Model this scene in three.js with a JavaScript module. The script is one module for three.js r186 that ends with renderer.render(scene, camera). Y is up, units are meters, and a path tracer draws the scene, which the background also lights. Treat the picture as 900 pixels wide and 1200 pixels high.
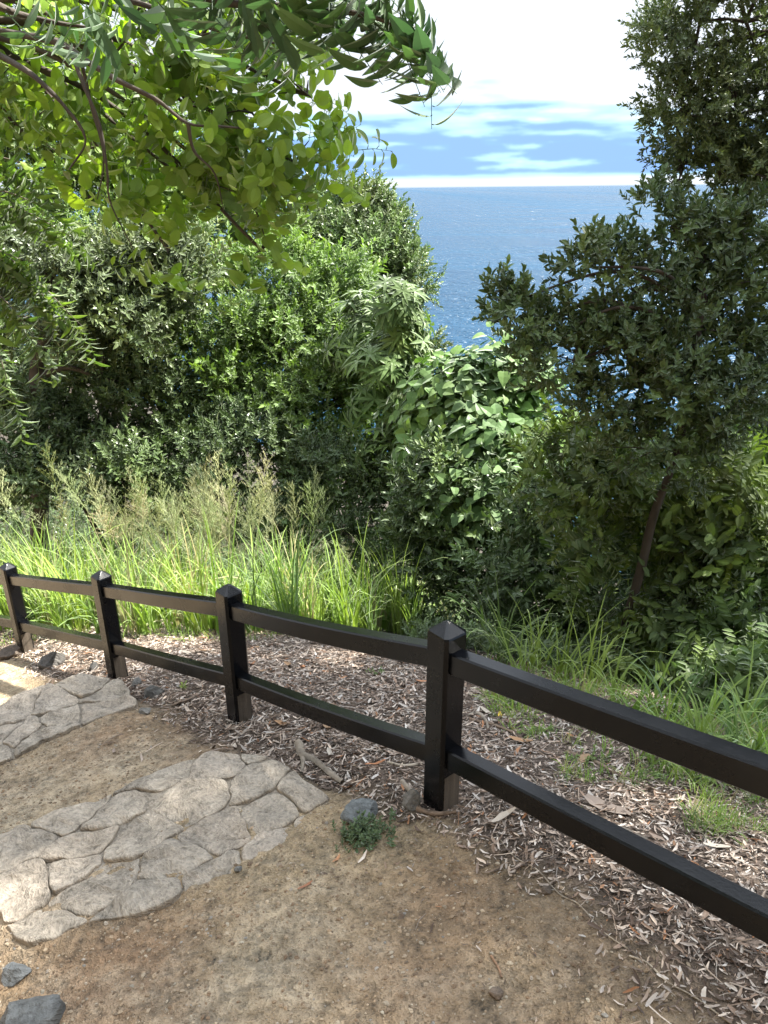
import * as THREE from 'three';
import { mergeGeometries, toCreasedNormals, mergeVertices } from 'three/addons/utils/BufferGeometryUtils.js';
import { ImprovedNoise } from 'three/addons/math/ImprovedNoise.js';

// ------------------------------------------------------------------ camera, sky, sun, exposure
const scene = new THREE.Scene();
const CAM_Y = 2.153, FOCAL = 900, PITCH = Math.atan(380 / 900);
const camera = new THREE.PerspectiveCamera(2 * Math.atan(600 / FOCAL) * 180 / Math.PI, 0.75, 0.05, 90000);
camera.position.set(0, CAM_Y, 0);
camera.rotation.order = 'YXZ';
camera.rotation.set(-PITCH, 0, -0.0105);
const renderer = new THREE.WebGLRenderer({ antialias: true });
renderer.toneMapping = THREE.LinearToneMapping;
renderer.toneMappingExposure = 4.7;
renderer.shadowMap.enabled = true;

const SUN_AZ = 60 * Math.PI / 180, SUN_EL = 50 * Math.PI / 180;   // azimuth to the right of straight ahead
const sunDir = new THREE.Vector3(Math.sin(SUN_AZ) * Math.cos(SUN_EL), Math.sin(SUN_EL), -Math.cos(SUN_AZ) * Math.cos(SUN_EL));
const sun = new THREE.DirectionalLight(new THREE.Color(1.0, 0.95, 0.85), 5);
sun.position.copy(sunDir).multiplyScalar(40); sun.target.position.set(0, 0, -5);
sun.castShadow = true; sun.shadow.radius = 2.5; sun.shadow.mapSize.set(2048, 2048);
Object.assign(sun.shadow.camera, { left: -20, right: 20, top: 20, bottom: -20, near: 1, far: 120 });
scene.add(sun, sun.target);

function rng(seed) { let a = seed >>> 0; return () => { a = (a + 0x6D2B79F5) | 0; let t = Math.imul(a ^ (a >>> 15), 1 | a); t = (t + Math.imul(t ^ (t >>> 7), 61 | t)) ^ t; return ((t ^ (t >>> 14)) >>> 0) / 4294967296; }; }
const perlin = new ImprovedNoise();
const nz = (x, y, z = 0) => perlin.noise(x, y, z + 0.37);
function fbm(x, y, z, o = 4) { let a = 0.5, s = 0; for (let i = 0; i < o; i++) { s += a * nz(x, y, z); x *= 2.03; y *= 2.03; z = z * 2.03 + 3.1; a *= 0.5; } return s; }
const clamp = (x, a = 0, b = 1) => Math.min(b, Math.max(a, x));
const smooth = (a, b, x) => { const t = clamp((x - a) / (b - a)); return t * t * (3 - 2 * t); };
const mix = (a, b, t) => a + (b - a) * t;

{ // bright cloud-veiled sky with a bank of blue-grey cloud low over the sea, the same all round but for the added glow at the sun
  const W = 4096, H = 2048, data = new Float32Array(W * H * 4);
  for (let j = 0; j < H; j++) {
    const el = ((j + 0.5) / H - 0.5) * 180;
    for (let i = 0; i < W; i++) {
      const az = (i + 0.5) / W * 2 * Math.PI, k = (j * W + i) * 4;
      let r, g, b;
      if (el < 0) { r = 0.11; g = 0.15; b = 0.20; }
      else {
        const cx = Math.cos(az), cy = Math.sin(az);
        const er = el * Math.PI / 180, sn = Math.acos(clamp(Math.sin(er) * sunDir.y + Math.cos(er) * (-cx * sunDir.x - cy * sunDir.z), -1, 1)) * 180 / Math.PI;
        const veil = 0.21 * (1 + 2.2 * Math.sin(er) ** 2 + 5 * Math.exp(-sn / 15)) * (1 + 0.35 * fbm(cx * 2.2 + 5, cy * 2.2, el * 0.05, 4));   // cloud veil, brighter overhead; sun glow added to brighten rail tops and leaf glints
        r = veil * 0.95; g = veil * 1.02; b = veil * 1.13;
        if (el < 14) {
        const n = fbm(cx * 4 + 11, cy * 4 + 3, el * 0.45, 5), n2 = fbm(cx * 10 - 4, cy * 10, el * 1.5 + 7, 6);
        const band = smooth(0.35, 1.1, el) * (1 - smooth(2.2, 5.2, el + n * 7));
        const cov = clamp(band * (0.92 + 2.0 * n + 1.4 * n2));
        const c = [0.055, 0.11, 0.225], e = [0.15, 0.235, 0.30];   // cloud base, thin edge
        const m = smooth(0.35, 0.85, cov), a = smooth(0.02, 0.4, cov);
        r = mix(r, mix(e[0], c[0], m), a); g = mix(g, mix(e[1], c[1], m), a); b = mix(b, mix(e[2], c[2], m), a);
        }
      }
      data[k] = r; data[k + 1] = g; data[k + 2] = b; data[k + 3] = 1;
    }
  }
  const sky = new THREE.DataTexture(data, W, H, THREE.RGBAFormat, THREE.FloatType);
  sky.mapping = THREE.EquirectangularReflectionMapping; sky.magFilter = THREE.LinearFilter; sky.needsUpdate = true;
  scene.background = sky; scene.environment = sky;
}

// ------------------------------------------------------------------ helpers
const V = (x, y, z) => new THREE.Vector3(x, y, z);
const UPV = V(0, 1, 0);
// a point of the photograph (900 x 1200) at horizontal forward distance Z
function at(px, py, Z) {
  const dy = py - 600, f = FOCAL * Math.cos(PITCH) - dy * Math.sin(PITCH), dn = FOCAL * Math.sin(PITCH) + dy * Math.cos(PITCH);
  return V((px - 450) / f * Z, CAM_Y - dn / f * Z, -Z);
}
function rayDir(px, py) { const p = at(px, py, 1); p.y -= CAM_Y; return p; }
const names = {};
function numbered(n) { const k = names[n] || 0; names[n] = k + 1; return k ? n + '_' + String(k).padStart(3, '0') : n; }
function tag(o, label, category, group, kind) {
  if (label) o.userData.label = label; if (category) o.userData.category = category;
  if (group) o.userData.group = group; if (kind) o.userData.kind = kind; return o;
}
function thing(name, label, category, pos, group) {
  const g = new THREE.Group(); g.name = numbered(name); g.position.copy(pos || V(0, 0, 0)); scene.add(g);
  return tag(g, label, category, group);
}
function mesh(name, geo, mat, parent) {
  const m = new THREE.Mesh(geo, mat); m.name = parent ? name : numbered(name); m.castShadow = m.receiveShadow = true; (parent || scene).add(m); return m;
}
function instanced(name, geo, mat, mats, cols, parent) {
  const m = new THREE.InstancedMesh(geo, mat, mats.length); m.name = parent ? name : numbered(name);
  for (let i = 0; i < mats.length; i++) { m.setMatrixAt(i, mats[i]); if (cols) m.setColorAt(i, cols[i]); }
  m.castShadow = m.receiveShadow = true; m.userData.kind = 'stuff'; (parent || scene).add(m); return m;
}
const col = (r, g, b) => new THREE.Color().setRGB(r, g, b);
function tex(size, fn, srgb, rep = 1) { // fn(u, v) -> [r, g, b] 0..1
  const d = new Uint8Array(size * size * 4);
  for (let j = 0; j < size; j++) for (let i = 0; i < size; i++) { const c = fn(i / size, j / size), k = (j * size + i) * 4; d[k] = clamp(c[0]) * 255; d[k + 1] = clamp(c[1]) * 255; d[k + 2] = clamp(c[2]) * 255; d[k + 3] = 255; }
  const t = new THREE.DataTexture(d, size, size); t.wrapS = t.wrapT = THREE.RepeatWrapping; t.magFilter = t.minFilter = THREE.LinearFilter;
  if (srgb) t.colorSpace = THREE.SRGBColorSpace; t.repeat.set(rep, rep); t.needsUpdate = true; return t;
}
function tileNoise(seed, cells) { // tileable value noise
  const r = rng(seed), g = new Float32Array(cells * cells).map(() => r());
  return (u, v) => { let x = u * cells, y = v * cells; const i = Math.floor(x), j = Math.floor(y); x -= i; y -= j; x = x * x * (3 - 2 * x); y = y * y * (3 - 2 * y);
    const w = k => ((k % cells) + cells) % cells, G = (a, b) => g[w(b) * cells + w(a)];
    return mix(mix(G(i, j), G(i + 1, j), x), mix(G(i, j + 1), G(i + 1, j + 1), x), y); };
}
function tileFbm(seed, c0, o, gain = 0.55) { const f = []; for (let i = 0; i < o; i++) f.push(tileNoise(seed + i, c0 << i)); let tot = 0; for (let i = 0; i < o; i++) tot += gain ** i; return (u, v) => { let s = 0; for (let i = 0; i < o; i++) s += f[i](u, v) * gain ** i; return s / tot; }; }
// tapered, slightly knobbly tube through points with radii
function tube(pts, radii, radial = 7, bump = 0.08, seed = 1) {
  const c = new THREE.CatmullRomCurve3(pts), n = Math.max(4, pts.length * 4), pos = [], idx = [], uv = [];
  const fr = c.computeFrenetFrames(n, false), R = t => { const k = t * (radii.length - 1), i = Math.min(radii.length - 2, Math.floor(k)); return mix(radii[i], radii[i + 1], k - i); };
  for (let i = 0; i <= n; i++) {
    const t = i / n, p = c.getPoint(t), r = R(t);
    for (let j = 0; j <= radial; j++) {
      const a = (j % radial) / radial * Math.PI * 2, q = fr.normals[i].clone().multiplyScalar(Math.cos(a)).addScaledVector(fr.binormals[i], Math.sin(a));
      const rr = r * (1 + bump * 2 * nz(q.x * 1.5 + seed, i * 0.45, q.z * 1.5 + q.y));
      pos.push(p.x + q.x * rr, p.y + q.y * rr, p.z + q.z * rr); uv.push(j / radial * 0.2, t * n * 0.06);
    }
  }
  for (let i = 0; i < n; i++) for (let j = 0; j < radial; j++) { const a = i * (radial + 1) + j, b = a + radial + 1; idx.push(a, a + 1, b, b, a + 1, b + 1); }
  const g = new THREE.BufferGeometry(); g.setAttribute('position', new THREE.Float32BufferAttribute(pos, 3)); g.setAttribute('uv', new THREE.Float32BufferAttribute(uv, 2)); g.setIndex(idx); g.computeVertexNormals(); return g;
}
const local = (pts, base) => pts.map(p => p.clone().sub(base));

// ------------------------------------------------------------------ lie of the land
const P1 = V(0.205, 0, -2.262), DX = -0.692, DZ = -0.722;          // fence post 1, downhill direction of the path
const sOf = (x, z) => (x - P1.x) * DX + (z - P1.z) * DZ, tOf = (x, z) => (x - P1.x) * -DZ + (z - P1.z) * DX;
const fromST = (s, t) => [P1.x + s * DX - t * DZ, P1.z + s * DZ + t * DX];
function fenceLine(s) { const a = s < -6 ? -6 - Math.tanh((-6 - s) / 8) * 8 : s > 7 ? 7 + Math.tanh((s - 7) / 6) * 6 : s; return a < 0 ? -0.225 * a : -0.305 * a + 0.08 * a * Math.exp(-a * 3); }
function pathLine(s) {
  if (s < 0.62) return -0.112 - 0.235 * (s - 0.4) * (s < 0.4 ? 1 : 0.1);
  if (s < 2.42) return mix(mix(-0.117, -0.29, smooth(0.7, 1.02, s)), mix(-0.29, -0.615, (s - 1.02) / 1.2), s > 1.02 ? 1 : 0);
  return mix(-0.66, -0.86, smooth(2.5, 2.78, s)) - 0.27 * Math.max(0, s - 2.78);
}
function height(x, z) {
  const s = sOf(x, z), t = tOf(x, z);
  const f = fenceLine(s), p = s > 5 ? fenceLine(s) : mix(pathLine(s), fenceLine(s), smooth(3.8, 5, s));
  let y = mix(p, f, smooth(-0.38, -0.06, t));
  if (t > 0) { const k = 1.3; y -= 0.10 * t + 0.40 * (t > 0 ? Math.max(0, t - k * (1 - Math.exp(-t / k))) : 0); }
  if (t < -1.5) y += 0.6 * (-1.5 - t) * smooth(-1.5, -2.8, t) * (t < -14 ? 14 / -t : 1);
  const near = Math.exp(-Math.max(0, Math.hypot(x, z + 3) - 6) / 6), lit = smooth(-0.3, 0.15, t);
  y += (0.035 * nz(x * 1.3, z * 1.3, 2) + mix(0.010, 0.022, lit) * nz(x * 4.5, z * 4.5, 5) + mix(0.004, 0.010, lit) * nz(x * 15, z * 15, 8) + 0.006 * Math.abs(nz(x * 24, z * 24, 3)) + 0.0045 * nz(x * 41, z * 41, 13)) * near;
  y += 0.8 * (1 - near) * nz(x * 0.13, z * 0.13, 4);
  return y;
}
function normalAt(x, z, e = 0.05) { return V(height(x - e, z) - height(x + e, z), 2 * e, height(x, z - e) - height(x, z + e)).normalize(); }
function hit(px, py, lift = 0) { // where that pixel's ray meets the ground
  const d = rayDir(px, py); let a = 0.5, b = 0.5;
  for (let k = 0.5; k < 60; k += 0.03) { if (CAM_Y + d.y * k < height(d.x * k, d.z * k) + lift) { b = k; break; } a = k; }
  for (let i = 0; i < 18; i++) { const m = (a + b) / 2; CAM_Y + d.y * m < height(d.x * m, d.z * m) + lift ? b = m : a = m; }
  return V(d.x * b, height(d.x * b, d.z * b), d.z * b);
}

// ------------------------------------------------------------------ ground
const dirtMix = (x, z) => { const s = sOf(x, z), t = tOf(x, z), w = 0.16 * nz(x * 2.3, z * 2.3, 9) + 0.07 * nz(x * 9, z * 9, 1); const edge = s < 0 ? -0.02 + 0.20 * s * (s > -2 ? 1 : 0) - (s <= -2 ? 0.4 : 0) : -0.18; return 1 - smooth(edge - 0.16, edge + 0.10, t + w); };
{
  const axis = (fine0, fine1, step, far0, far1, grow) => { const a = []; for (let v = fine0; v <= fine1; v += step) a.push(v); let d = step; let v = fine1; while (v < far1) { d *= grow; v += d; a.push(Math.min(v, far1)); } d = step; v = fine0; const b = []; while (v > far0) { d *= grow; v -= d; b.push(Math.max(v, far0)); } return b.reverse().concat(a); };
  const xs = axis(-3.0, 2.2, 0.0125, -160, 160, 1.13), zs = axis(-5.6, -0.7, 0.0125, -160, 60, 1.13);
  const pos = [], uv = [], c = [], idx = [];
  for (const z of zs) for (const x of xs) {
    const y = height(x, z); pos.push(x, y, z); uv.push(x / 1.37, z / 1.37);
    const d = dirtMix(x, z), n1 = nz(x * 1.1, z * 1.1, 20), n2 = nz(x * 3.1, z * 3.1, 21), n3 = nz(x * 11, z * 11, 22), n4 = nz(x * 27, z * 27, 23);
    const red = clamp(0.25 + 0.9 * n1 + 0.55 * n2 + 0.2 * n3), pale = clamp(0.28 + 0.8 * nz(x * 1.7 + 9, z * 1.7, 30) + 0.45 * n3 + 0.35 * n4);
    let dirt = [mix(0.47, 0.365, red), mix(0.355, 0.235, red), mix(0.215, 0.138, red)]; dirt = dirt.map((v, i) => mix(v, [0.64, 0.54, 0.39][i], 0.75 * pale));
    const gz = smooth(0.0, 1.0, clamp(0.4 + n2 + n3)), soil = [mix(0.13, 0.21, gz), mix(0.095, 0.155, gz), mix(0.068, 0.115, gz)];
    const tt = tOf(x, z), hum = smooth(1.6, 3.2, tt + n1); for (let i = 0; i < 3; i++) soil[i] = mix(soil[i], [0.055, 0.043, 0.028][i], hum);
    const s = sOf(x, z), dk = smooth(-0.1, -1.2, s) * smooth(-1.3, -0.45, tOf(x, z)) * clamp(0.65 + 0.9 * n2 + 0.3 * n3);   // darker damp loam beside the litter
    dirt = dirt.map((v, i) => mix(v, [0.27, 0.185, 0.12][i], 0.75 * dk));
    for (let i = 0; i < 3; i++) c.push(0.70 * mix(soil[i], dirt[i], d) * (1 + 0.16 * n4 + 0.10 * n3));
  }
  const w = xs.length; for (let j = 0; j < zs.length - 1; j++) for (let i = 0; i < w - 1; i++) { const a = j * w + i; idx.push(a, a + w, a + 1, a + 1, a + w, a + w + 1); }
  const g = new THREE.BufferGeometry(); g.setAttribute('position', new THREE.Float32BufferAttribute(pos, 3)); g.setAttribute('uv', new THREE.Float32BufferAttribute(uv, 2)); g.setAttribute('color', new THREE.Float32BufferAttribute(c, 3)); g.setIndex(idx); g.computeVertexNormals();
  const A = tileFbm(31, 16, 6, 0.8), B = tileFbm(41, 64, 4, 0.8), C = tileNoise(51, 220), D = tileNoise(57, 90);
  const grain = (u, v) => { const c1 = C(u, v), d1 = D(u, v); return clamp(0.55 * A(u, v) + 0.45 * B(u, v) + 0.5 * Math.max(0, c1 - 0.72) + 0.5 * Math.max(0, d1 - 0.8) - 0.4 * Math.max(0, 0.2 - c1)); };
  const map = tex(1024, (u, v) => { const k = 0.76 + 2.2 * (grain(u, v) - 0.5), h = 0.04 * (A(u, v) - 0.5); return [k + h, k, k - h]; }, false), bump = tex(1024, (u, v) => { const k = 0.5 + 1.7 * (grain(u, v) - 0.5); return [k, k, k]; });
  const ground = mesh('ground', g, new THREE.MeshStandardMaterial({ vertexColors: true, map, bumpMap: bump, bumpScale: 0.022, roughness: 0.95 }));
  tag(ground, 'sloping bare dirt footpath beside a hillside strewn with leaf litter', 'ground', null, 'structure');
}
{ // sea
  const A = tileFbm(71, 12, 5, 0.62), B = tileFbm(83, 40, 3, 0.6);
  const bump = tex(1024, (u, v) => { const k = 0.65 * A(u, v * 1) + 0.35 * B(u, v); return [k, k, k]; });
  const Wn = tileFbm(77, 4, 6, 0.62), wind = tex(512, (u, v) => { const k = 0.6 + 1.5 * (Wn(u, v) - 0.5); return [k, k, k]; }), tone = tex(512, (u, v) => { const k = 0.8 + 0.9 * (Wn(u, v) - 0.5); return [k * 0.98, k, k]; }); wind.repeat.set(0.11, 0.16); tone.repeat.set(0.11, 0.16);
  const g = new THREE.PlaneGeometry(120000, 120000, 8, 8); g.rotateX(-Math.PI / 2);
  const uv = g.attributes.uv, p = g.attributes.position; for (let i = 0; i < uv.count; i++) uv.setXY(i, p.getX(i) / 95, p.getZ(i) / 52);
  const sea = mesh('sea', g, new THREE.MeshPhysicalMaterial({ color: col(0.004, 0.044, 0.095), map: tone, roughness: 0.5, roughnessMap: wind, specularIntensity: 0.27, bumpMap: bump, bumpScale: 3.4 }));
  sea.position.set(0, -40, -20000); tag(sea, 'wide rippled blue sea reaching to the horizon', 'sea', null, 'structure');
}
for (const [px, w, h, s] of [[437, 420, 120, 3], [419, 900, 90, 8]]) { // islands on the horizon
  const c = at(px, 221, 15000), pos = [], idx = [], N = 40, M = 8;
  for (let j = 0; j <= M; j++) for (let i = 0; i <= N; i++) { const u = i / N * 2 - 1, v = j / M * 2 - 1; const k = Math.max(0, (1 - u * u) * (1 - v * v)); pos.push(u * w / 2, -6 + h * Math.pow(k, 0.7) * (0.7 + 0.6 * nz(u * 2.5 + s, v, s)), v * w / 4); }
  for (let j = 0; j < M; j++) for (let i = 0; i < N; i++) { const a = j * (N + 1) + i; idx.push(a, a + N + 1, a + 1, a + 1, a + N + 1, a + N + 2); }
  const g = new THREE.BufferGeometry(); g.setAttribute('position', new THREE.Float32BufferAttribute(pos, 3)); g.setIndex(idx); g.computeVertexNormals();
  const m = mesh('island', g, new THREE.MeshStandardMaterial({ color: col(0.10, 0.17, 0.22), roughness: 1 })); m.position.set(c.x, -40, c.z);  // blue-grey island colour has the distance haze painted in
  tag(m, s === 3 ? 'small humped island far out on the horizon' : 'long low island on the horizon beside the humped one', 'island', null, 'structure');
}

// ------------------------------------------------------------------ stone steps
const stoneGrain = tileFbm(91, 8, 6, 0.72), stoneFine = tileFbm(97, 64, 3, 0.8);
const stoneMap = tex(512, (u, v) => { const k = 0.62 + 1.0 * (stoneGrain(u, v) - 0.5) + 0.7 * (stoneFine(u, v) - 0.5), w = 0.05 * (stoneGrain(v, u) - 0.5); return [k * (1.0 + w), k * 0.965, k * (0.915 - w)]; }, false);
const stoneBump = tex(512, (u, v) => { const k = 0.5 + 1.8 * (0.7 * stoneGrain(u, v) + 0.3 * stoneFine(u, v) - 0.5); return [k, k, k]; });
const stoneMats = [[0.54, 0.49, 0.42], [0.51, 0.465, 0.40], [0.57, 0.515, 0.445], [0.53, 0.475, 0.405]].map(c => new THREE.MeshStandardMaterial({ color: col(c[0] * 0.75, c[1] * 0.74, c[2] * 0.73), map: stoneMap, bumpMap: stoneBump, bumpScale: 0.0115, roughness: 0.9 }));
const mortarMat = new THREE.MeshStandardMaterial({ color: col(0.30, 0.27, 0.23), map: stoneMap, bumpMap: stoneBump, bumpScale: 0.008, roughness: 0.95 });
function clipHalf(poly, nx, ny, d) { const out = []; for (let i = 0; i < poly.length; i++) { const a = poly[i], b = poly[(i + 1) % poly.length], da = a[0] * nx + a[1] * ny - d, db = b[0] * nx + b[1] * ny - d; if (da <= 0) out.push(a); if ((da < 0) !== (db < 0)) { const t = da / (da - db); out.push([a[0] + (b[0] - a[0]) * t, a[1] + (b[1] - a[1]) * t]); } } return out; }
function resample(poly, n) { let L = 0; const seg = poly.map((a, i) => { const b = poly[(i + 1) % poly.length], l = Math.hypot(b[0] - a[0], b[1] - a[1]); L += l; return l; }); const out = []; let i = 0, acc = 0; for (let k = 0; k < n; k++) { const d = k / n * L; while (acc + seg[i] < d) { acc += seg[i]; i++; } const t = (d - acc) / seg[i], a = poly[i], b = poly[(i + 1) % poly.length]; out.push([a[0] + (b[0] - a[0]) * t, a[1] + (b[1] - a[1]) * t]); } return out; }
function roundPoly(p, it = 2) { for (let k = 0; k < it; k++) { const q = []; for (let i = 0; i < p.length; i++) { const a = p[i], b = p[(i + 1) % p.length], f = k === 0 ? 0.12 : 0.25; q.push([mix(a[0], b[0], f), mix(a[1], b[1], f)], [mix(a[0], b[0], 1 - f), mix(a[1], b[1], 1 - f)]); } p = q; } return p; }
function slab(poly, top, M, rings, depth, seed, tilt, relief) { // rounded, uneven stone from an outline in x, z
  const r = resample(poly, M); let cx = 0, cz = 0; for (const p of r) { cx += p[0] / M; cz += p[1] / M; }
  const pos = [], uv = [], idx = [];
  const put = (x, z, y) => { const wx = 0.03 * nz(x * 5.5, z * 5.5, 40) + 0.013 * nz(x * 19, z * 19, 41), wz = 0.03 * nz(x * 5.5, z * 5.5, 50) + 0.013 * nz(x * 19, z * 19, 51); pos.push(x + wx, y, z + wz); uv.push((x + 0.7 * y + seed * 0.37) / 0.55, (z + 0.9 * y + seed * 0.21) / 0.55); };
  for (const [k, drop] of rings) for (const p of r) {
    const x = cx + (p[0] - cx) * k, z = cz + (p[1] - cz) * k;
    put(x, z, drop > 0.03 ? top - depth : top - drop * (0.35 + 0.9 * Math.abs(Math.sin(seed * 1.7))) * (1 + 0.8 * nz(x * 14, z * 14, seed)) + tilt[0] * (x - cx) + tilt[1] * (z - cz) + relief * (nz(x * 5, z * 8, seed + 3) + 0.5 * nz(x * 11 + z * 4, z * 17 - x * 6, seed + 5) - 0.9 * Math.max(0, 0.16 - Math.abs(nz(x * 7 + z * 4, z * 12, seed + 8)))));
  }
  put(cx, cz, top + relief * nz(cx * 4, cz * 9, seed + 3));
  const R = rings.length; for (let k = 0; k < R - 1; k++) for (let i = 0; i < M; i++) { const a = k * M + i, b = k * M + (i + 1) % M; idx.push(a, b, a + M, b, b + M, a + M); }
  for (let i = 0; i < M; i++) idx.push((R - 1) * M + i, (R - 1) * M + (i + 1) % M, R * M);
  const g = new THREE.BufferGeometry(); g.setAttribute('position', new THREE.Float32BufferAttribute(pos, 3)); g.setAttribute('uv', new THREE.Float32BufferAttribute(uv, 2)); g.setIndex(idx); g.computeVertexNormals();
  if (g.attributes.normal.getY(g.attributes.normal.count - 1) < 0) { for (let i = 0; i < idx.length; i += 3) [idx[i], idx[i + 1]] = [idx[i + 1], idx[i]]; g.setIndex(idx); g.computeVertexNormals(); }
  return g;
}
const RINGS = [[1.0, 1], [1.0, 0.010], [0.988, 0.0045], [0.965, 0.0012], [0.91, 0], [0.83, 0], [0.75, 0], [0.66, 0], [0.57, 0], [0.47, 0], [0.37, 0], [0.26, 0], [0.13, 0]];
function stoneStep(label, outline, top, seeds, seed, depth) {
  const poly = outline.map(([px, py]) => { const d = rayDir(px, py), k = (top - CAM_Y) / d.y; return [d.x * k, d.z * k]; });
  let cx = 0, cz = 0; for (const p of poly) { cx += p[0] / poly.length; cz += p[1] / poly.length; }
  const st = thing('stone_step', label, 'step', V(cx, top - depth, cz), 'stone steps across the path');
  const loc = poly.map(([x, z]) => [x - cx, z - cz]), r = rng(seed), lx = 0.80, lz = -0.60;
  const cells = seeds.map(([px, py]) => { const d = rayDir(px, py), k = (top - CAM_Y) / d.y; return [d.x * k - cx, d.z * k - cz]; });
  mesh('mortar_bed', slab(roundPoly(loc.map(p => [p[0] * 0.985, p[1] * 0.985])), depth - 0.013, 90, [[1.02, 1], [1.0, 0.006], [0.97, 0], [0.9, 0], [0.75, 0], [0.5, 0], [0.25, 0]], depth, seed, [0, 0], 0.006), mortarMat, st);
  cells.forEach((a, i) => {
    let p = loc; const gap = 0.0002 + 0.003 * r() ** 3;
    const T = ([x, z]) => [x * lx + z * lz, (-x * lz + z * lx) * 1.7], U = ([u, v]) => [u * lx - v / 1.7 * lz, u * lz + v / 1.7 * lx]; p = p.map(T); const A = T(a);   // stones lie long way along the step
    cells.forEach((b0, j) => { if (i !== j) { const b = T(b0), nx = b[0] - A[0], ny = b[1] - A[1], l = Math.hypot(nx, ny); p = clipHalf(p, nx / l, ny / l, ((A[0] + b[0]) * nx + (A[1] + b[1]) * ny) / 2 / l - gap * (1 + 0.7 * Math.abs(ny / l))); } }); p = p.map(U);
    if (p.length < 3) return;
    mesh('stone', slab(roundPoly(p), depth + (r() - 0.5) * 0.010, 76, RINGS, depth - 0.01, seed + i * 3.7, [(r() - 0.5) * 0.06, (r() - 0.5) * 0.06], 0.018), stoneMats[Math.floor(r() * 4)], st);
  });
}
stoneStep('wide grey flagstone step with irregular cracks above the bare dirt patch', [[398, 968], [384, 935], [345, 905], [300, 880], [244, 876], [120, 925], [-30, 985], [-20, 1045], [8, 1070], [22, 1098], [160, 1066], [270, 1022], [345, 988]], -0.095,
  [[355, 925], [372, 962], [300, 905], [262, 890], [310, 950], [225, 930], [180, 905], [255, 975], [330, 985], [130, 945], [150, 975], [75, 950], [20, 985], [95, 985], [30, 1030], [75, 1010], [110, 1040], [205, 1010], [240, 1028], [40, 1085], [170, 1050], [300, 875]], 5, 0.17);
stoneStep('smaller far flagstone step lower down the path beside two fence posts', [[158, 818], [140, 794], [98, 783], [45, 799], [-30, 832], [-60, 870], [-55, 905], [0, 886], [75, 853]], -0.585,
  [[130, 805], [95, 800], [110, 825], [60, 815], [70, 838], [20, 825], [25, 855], [-10, 860], [50, 855], [-30, 880]], 23, 0.17);

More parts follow.
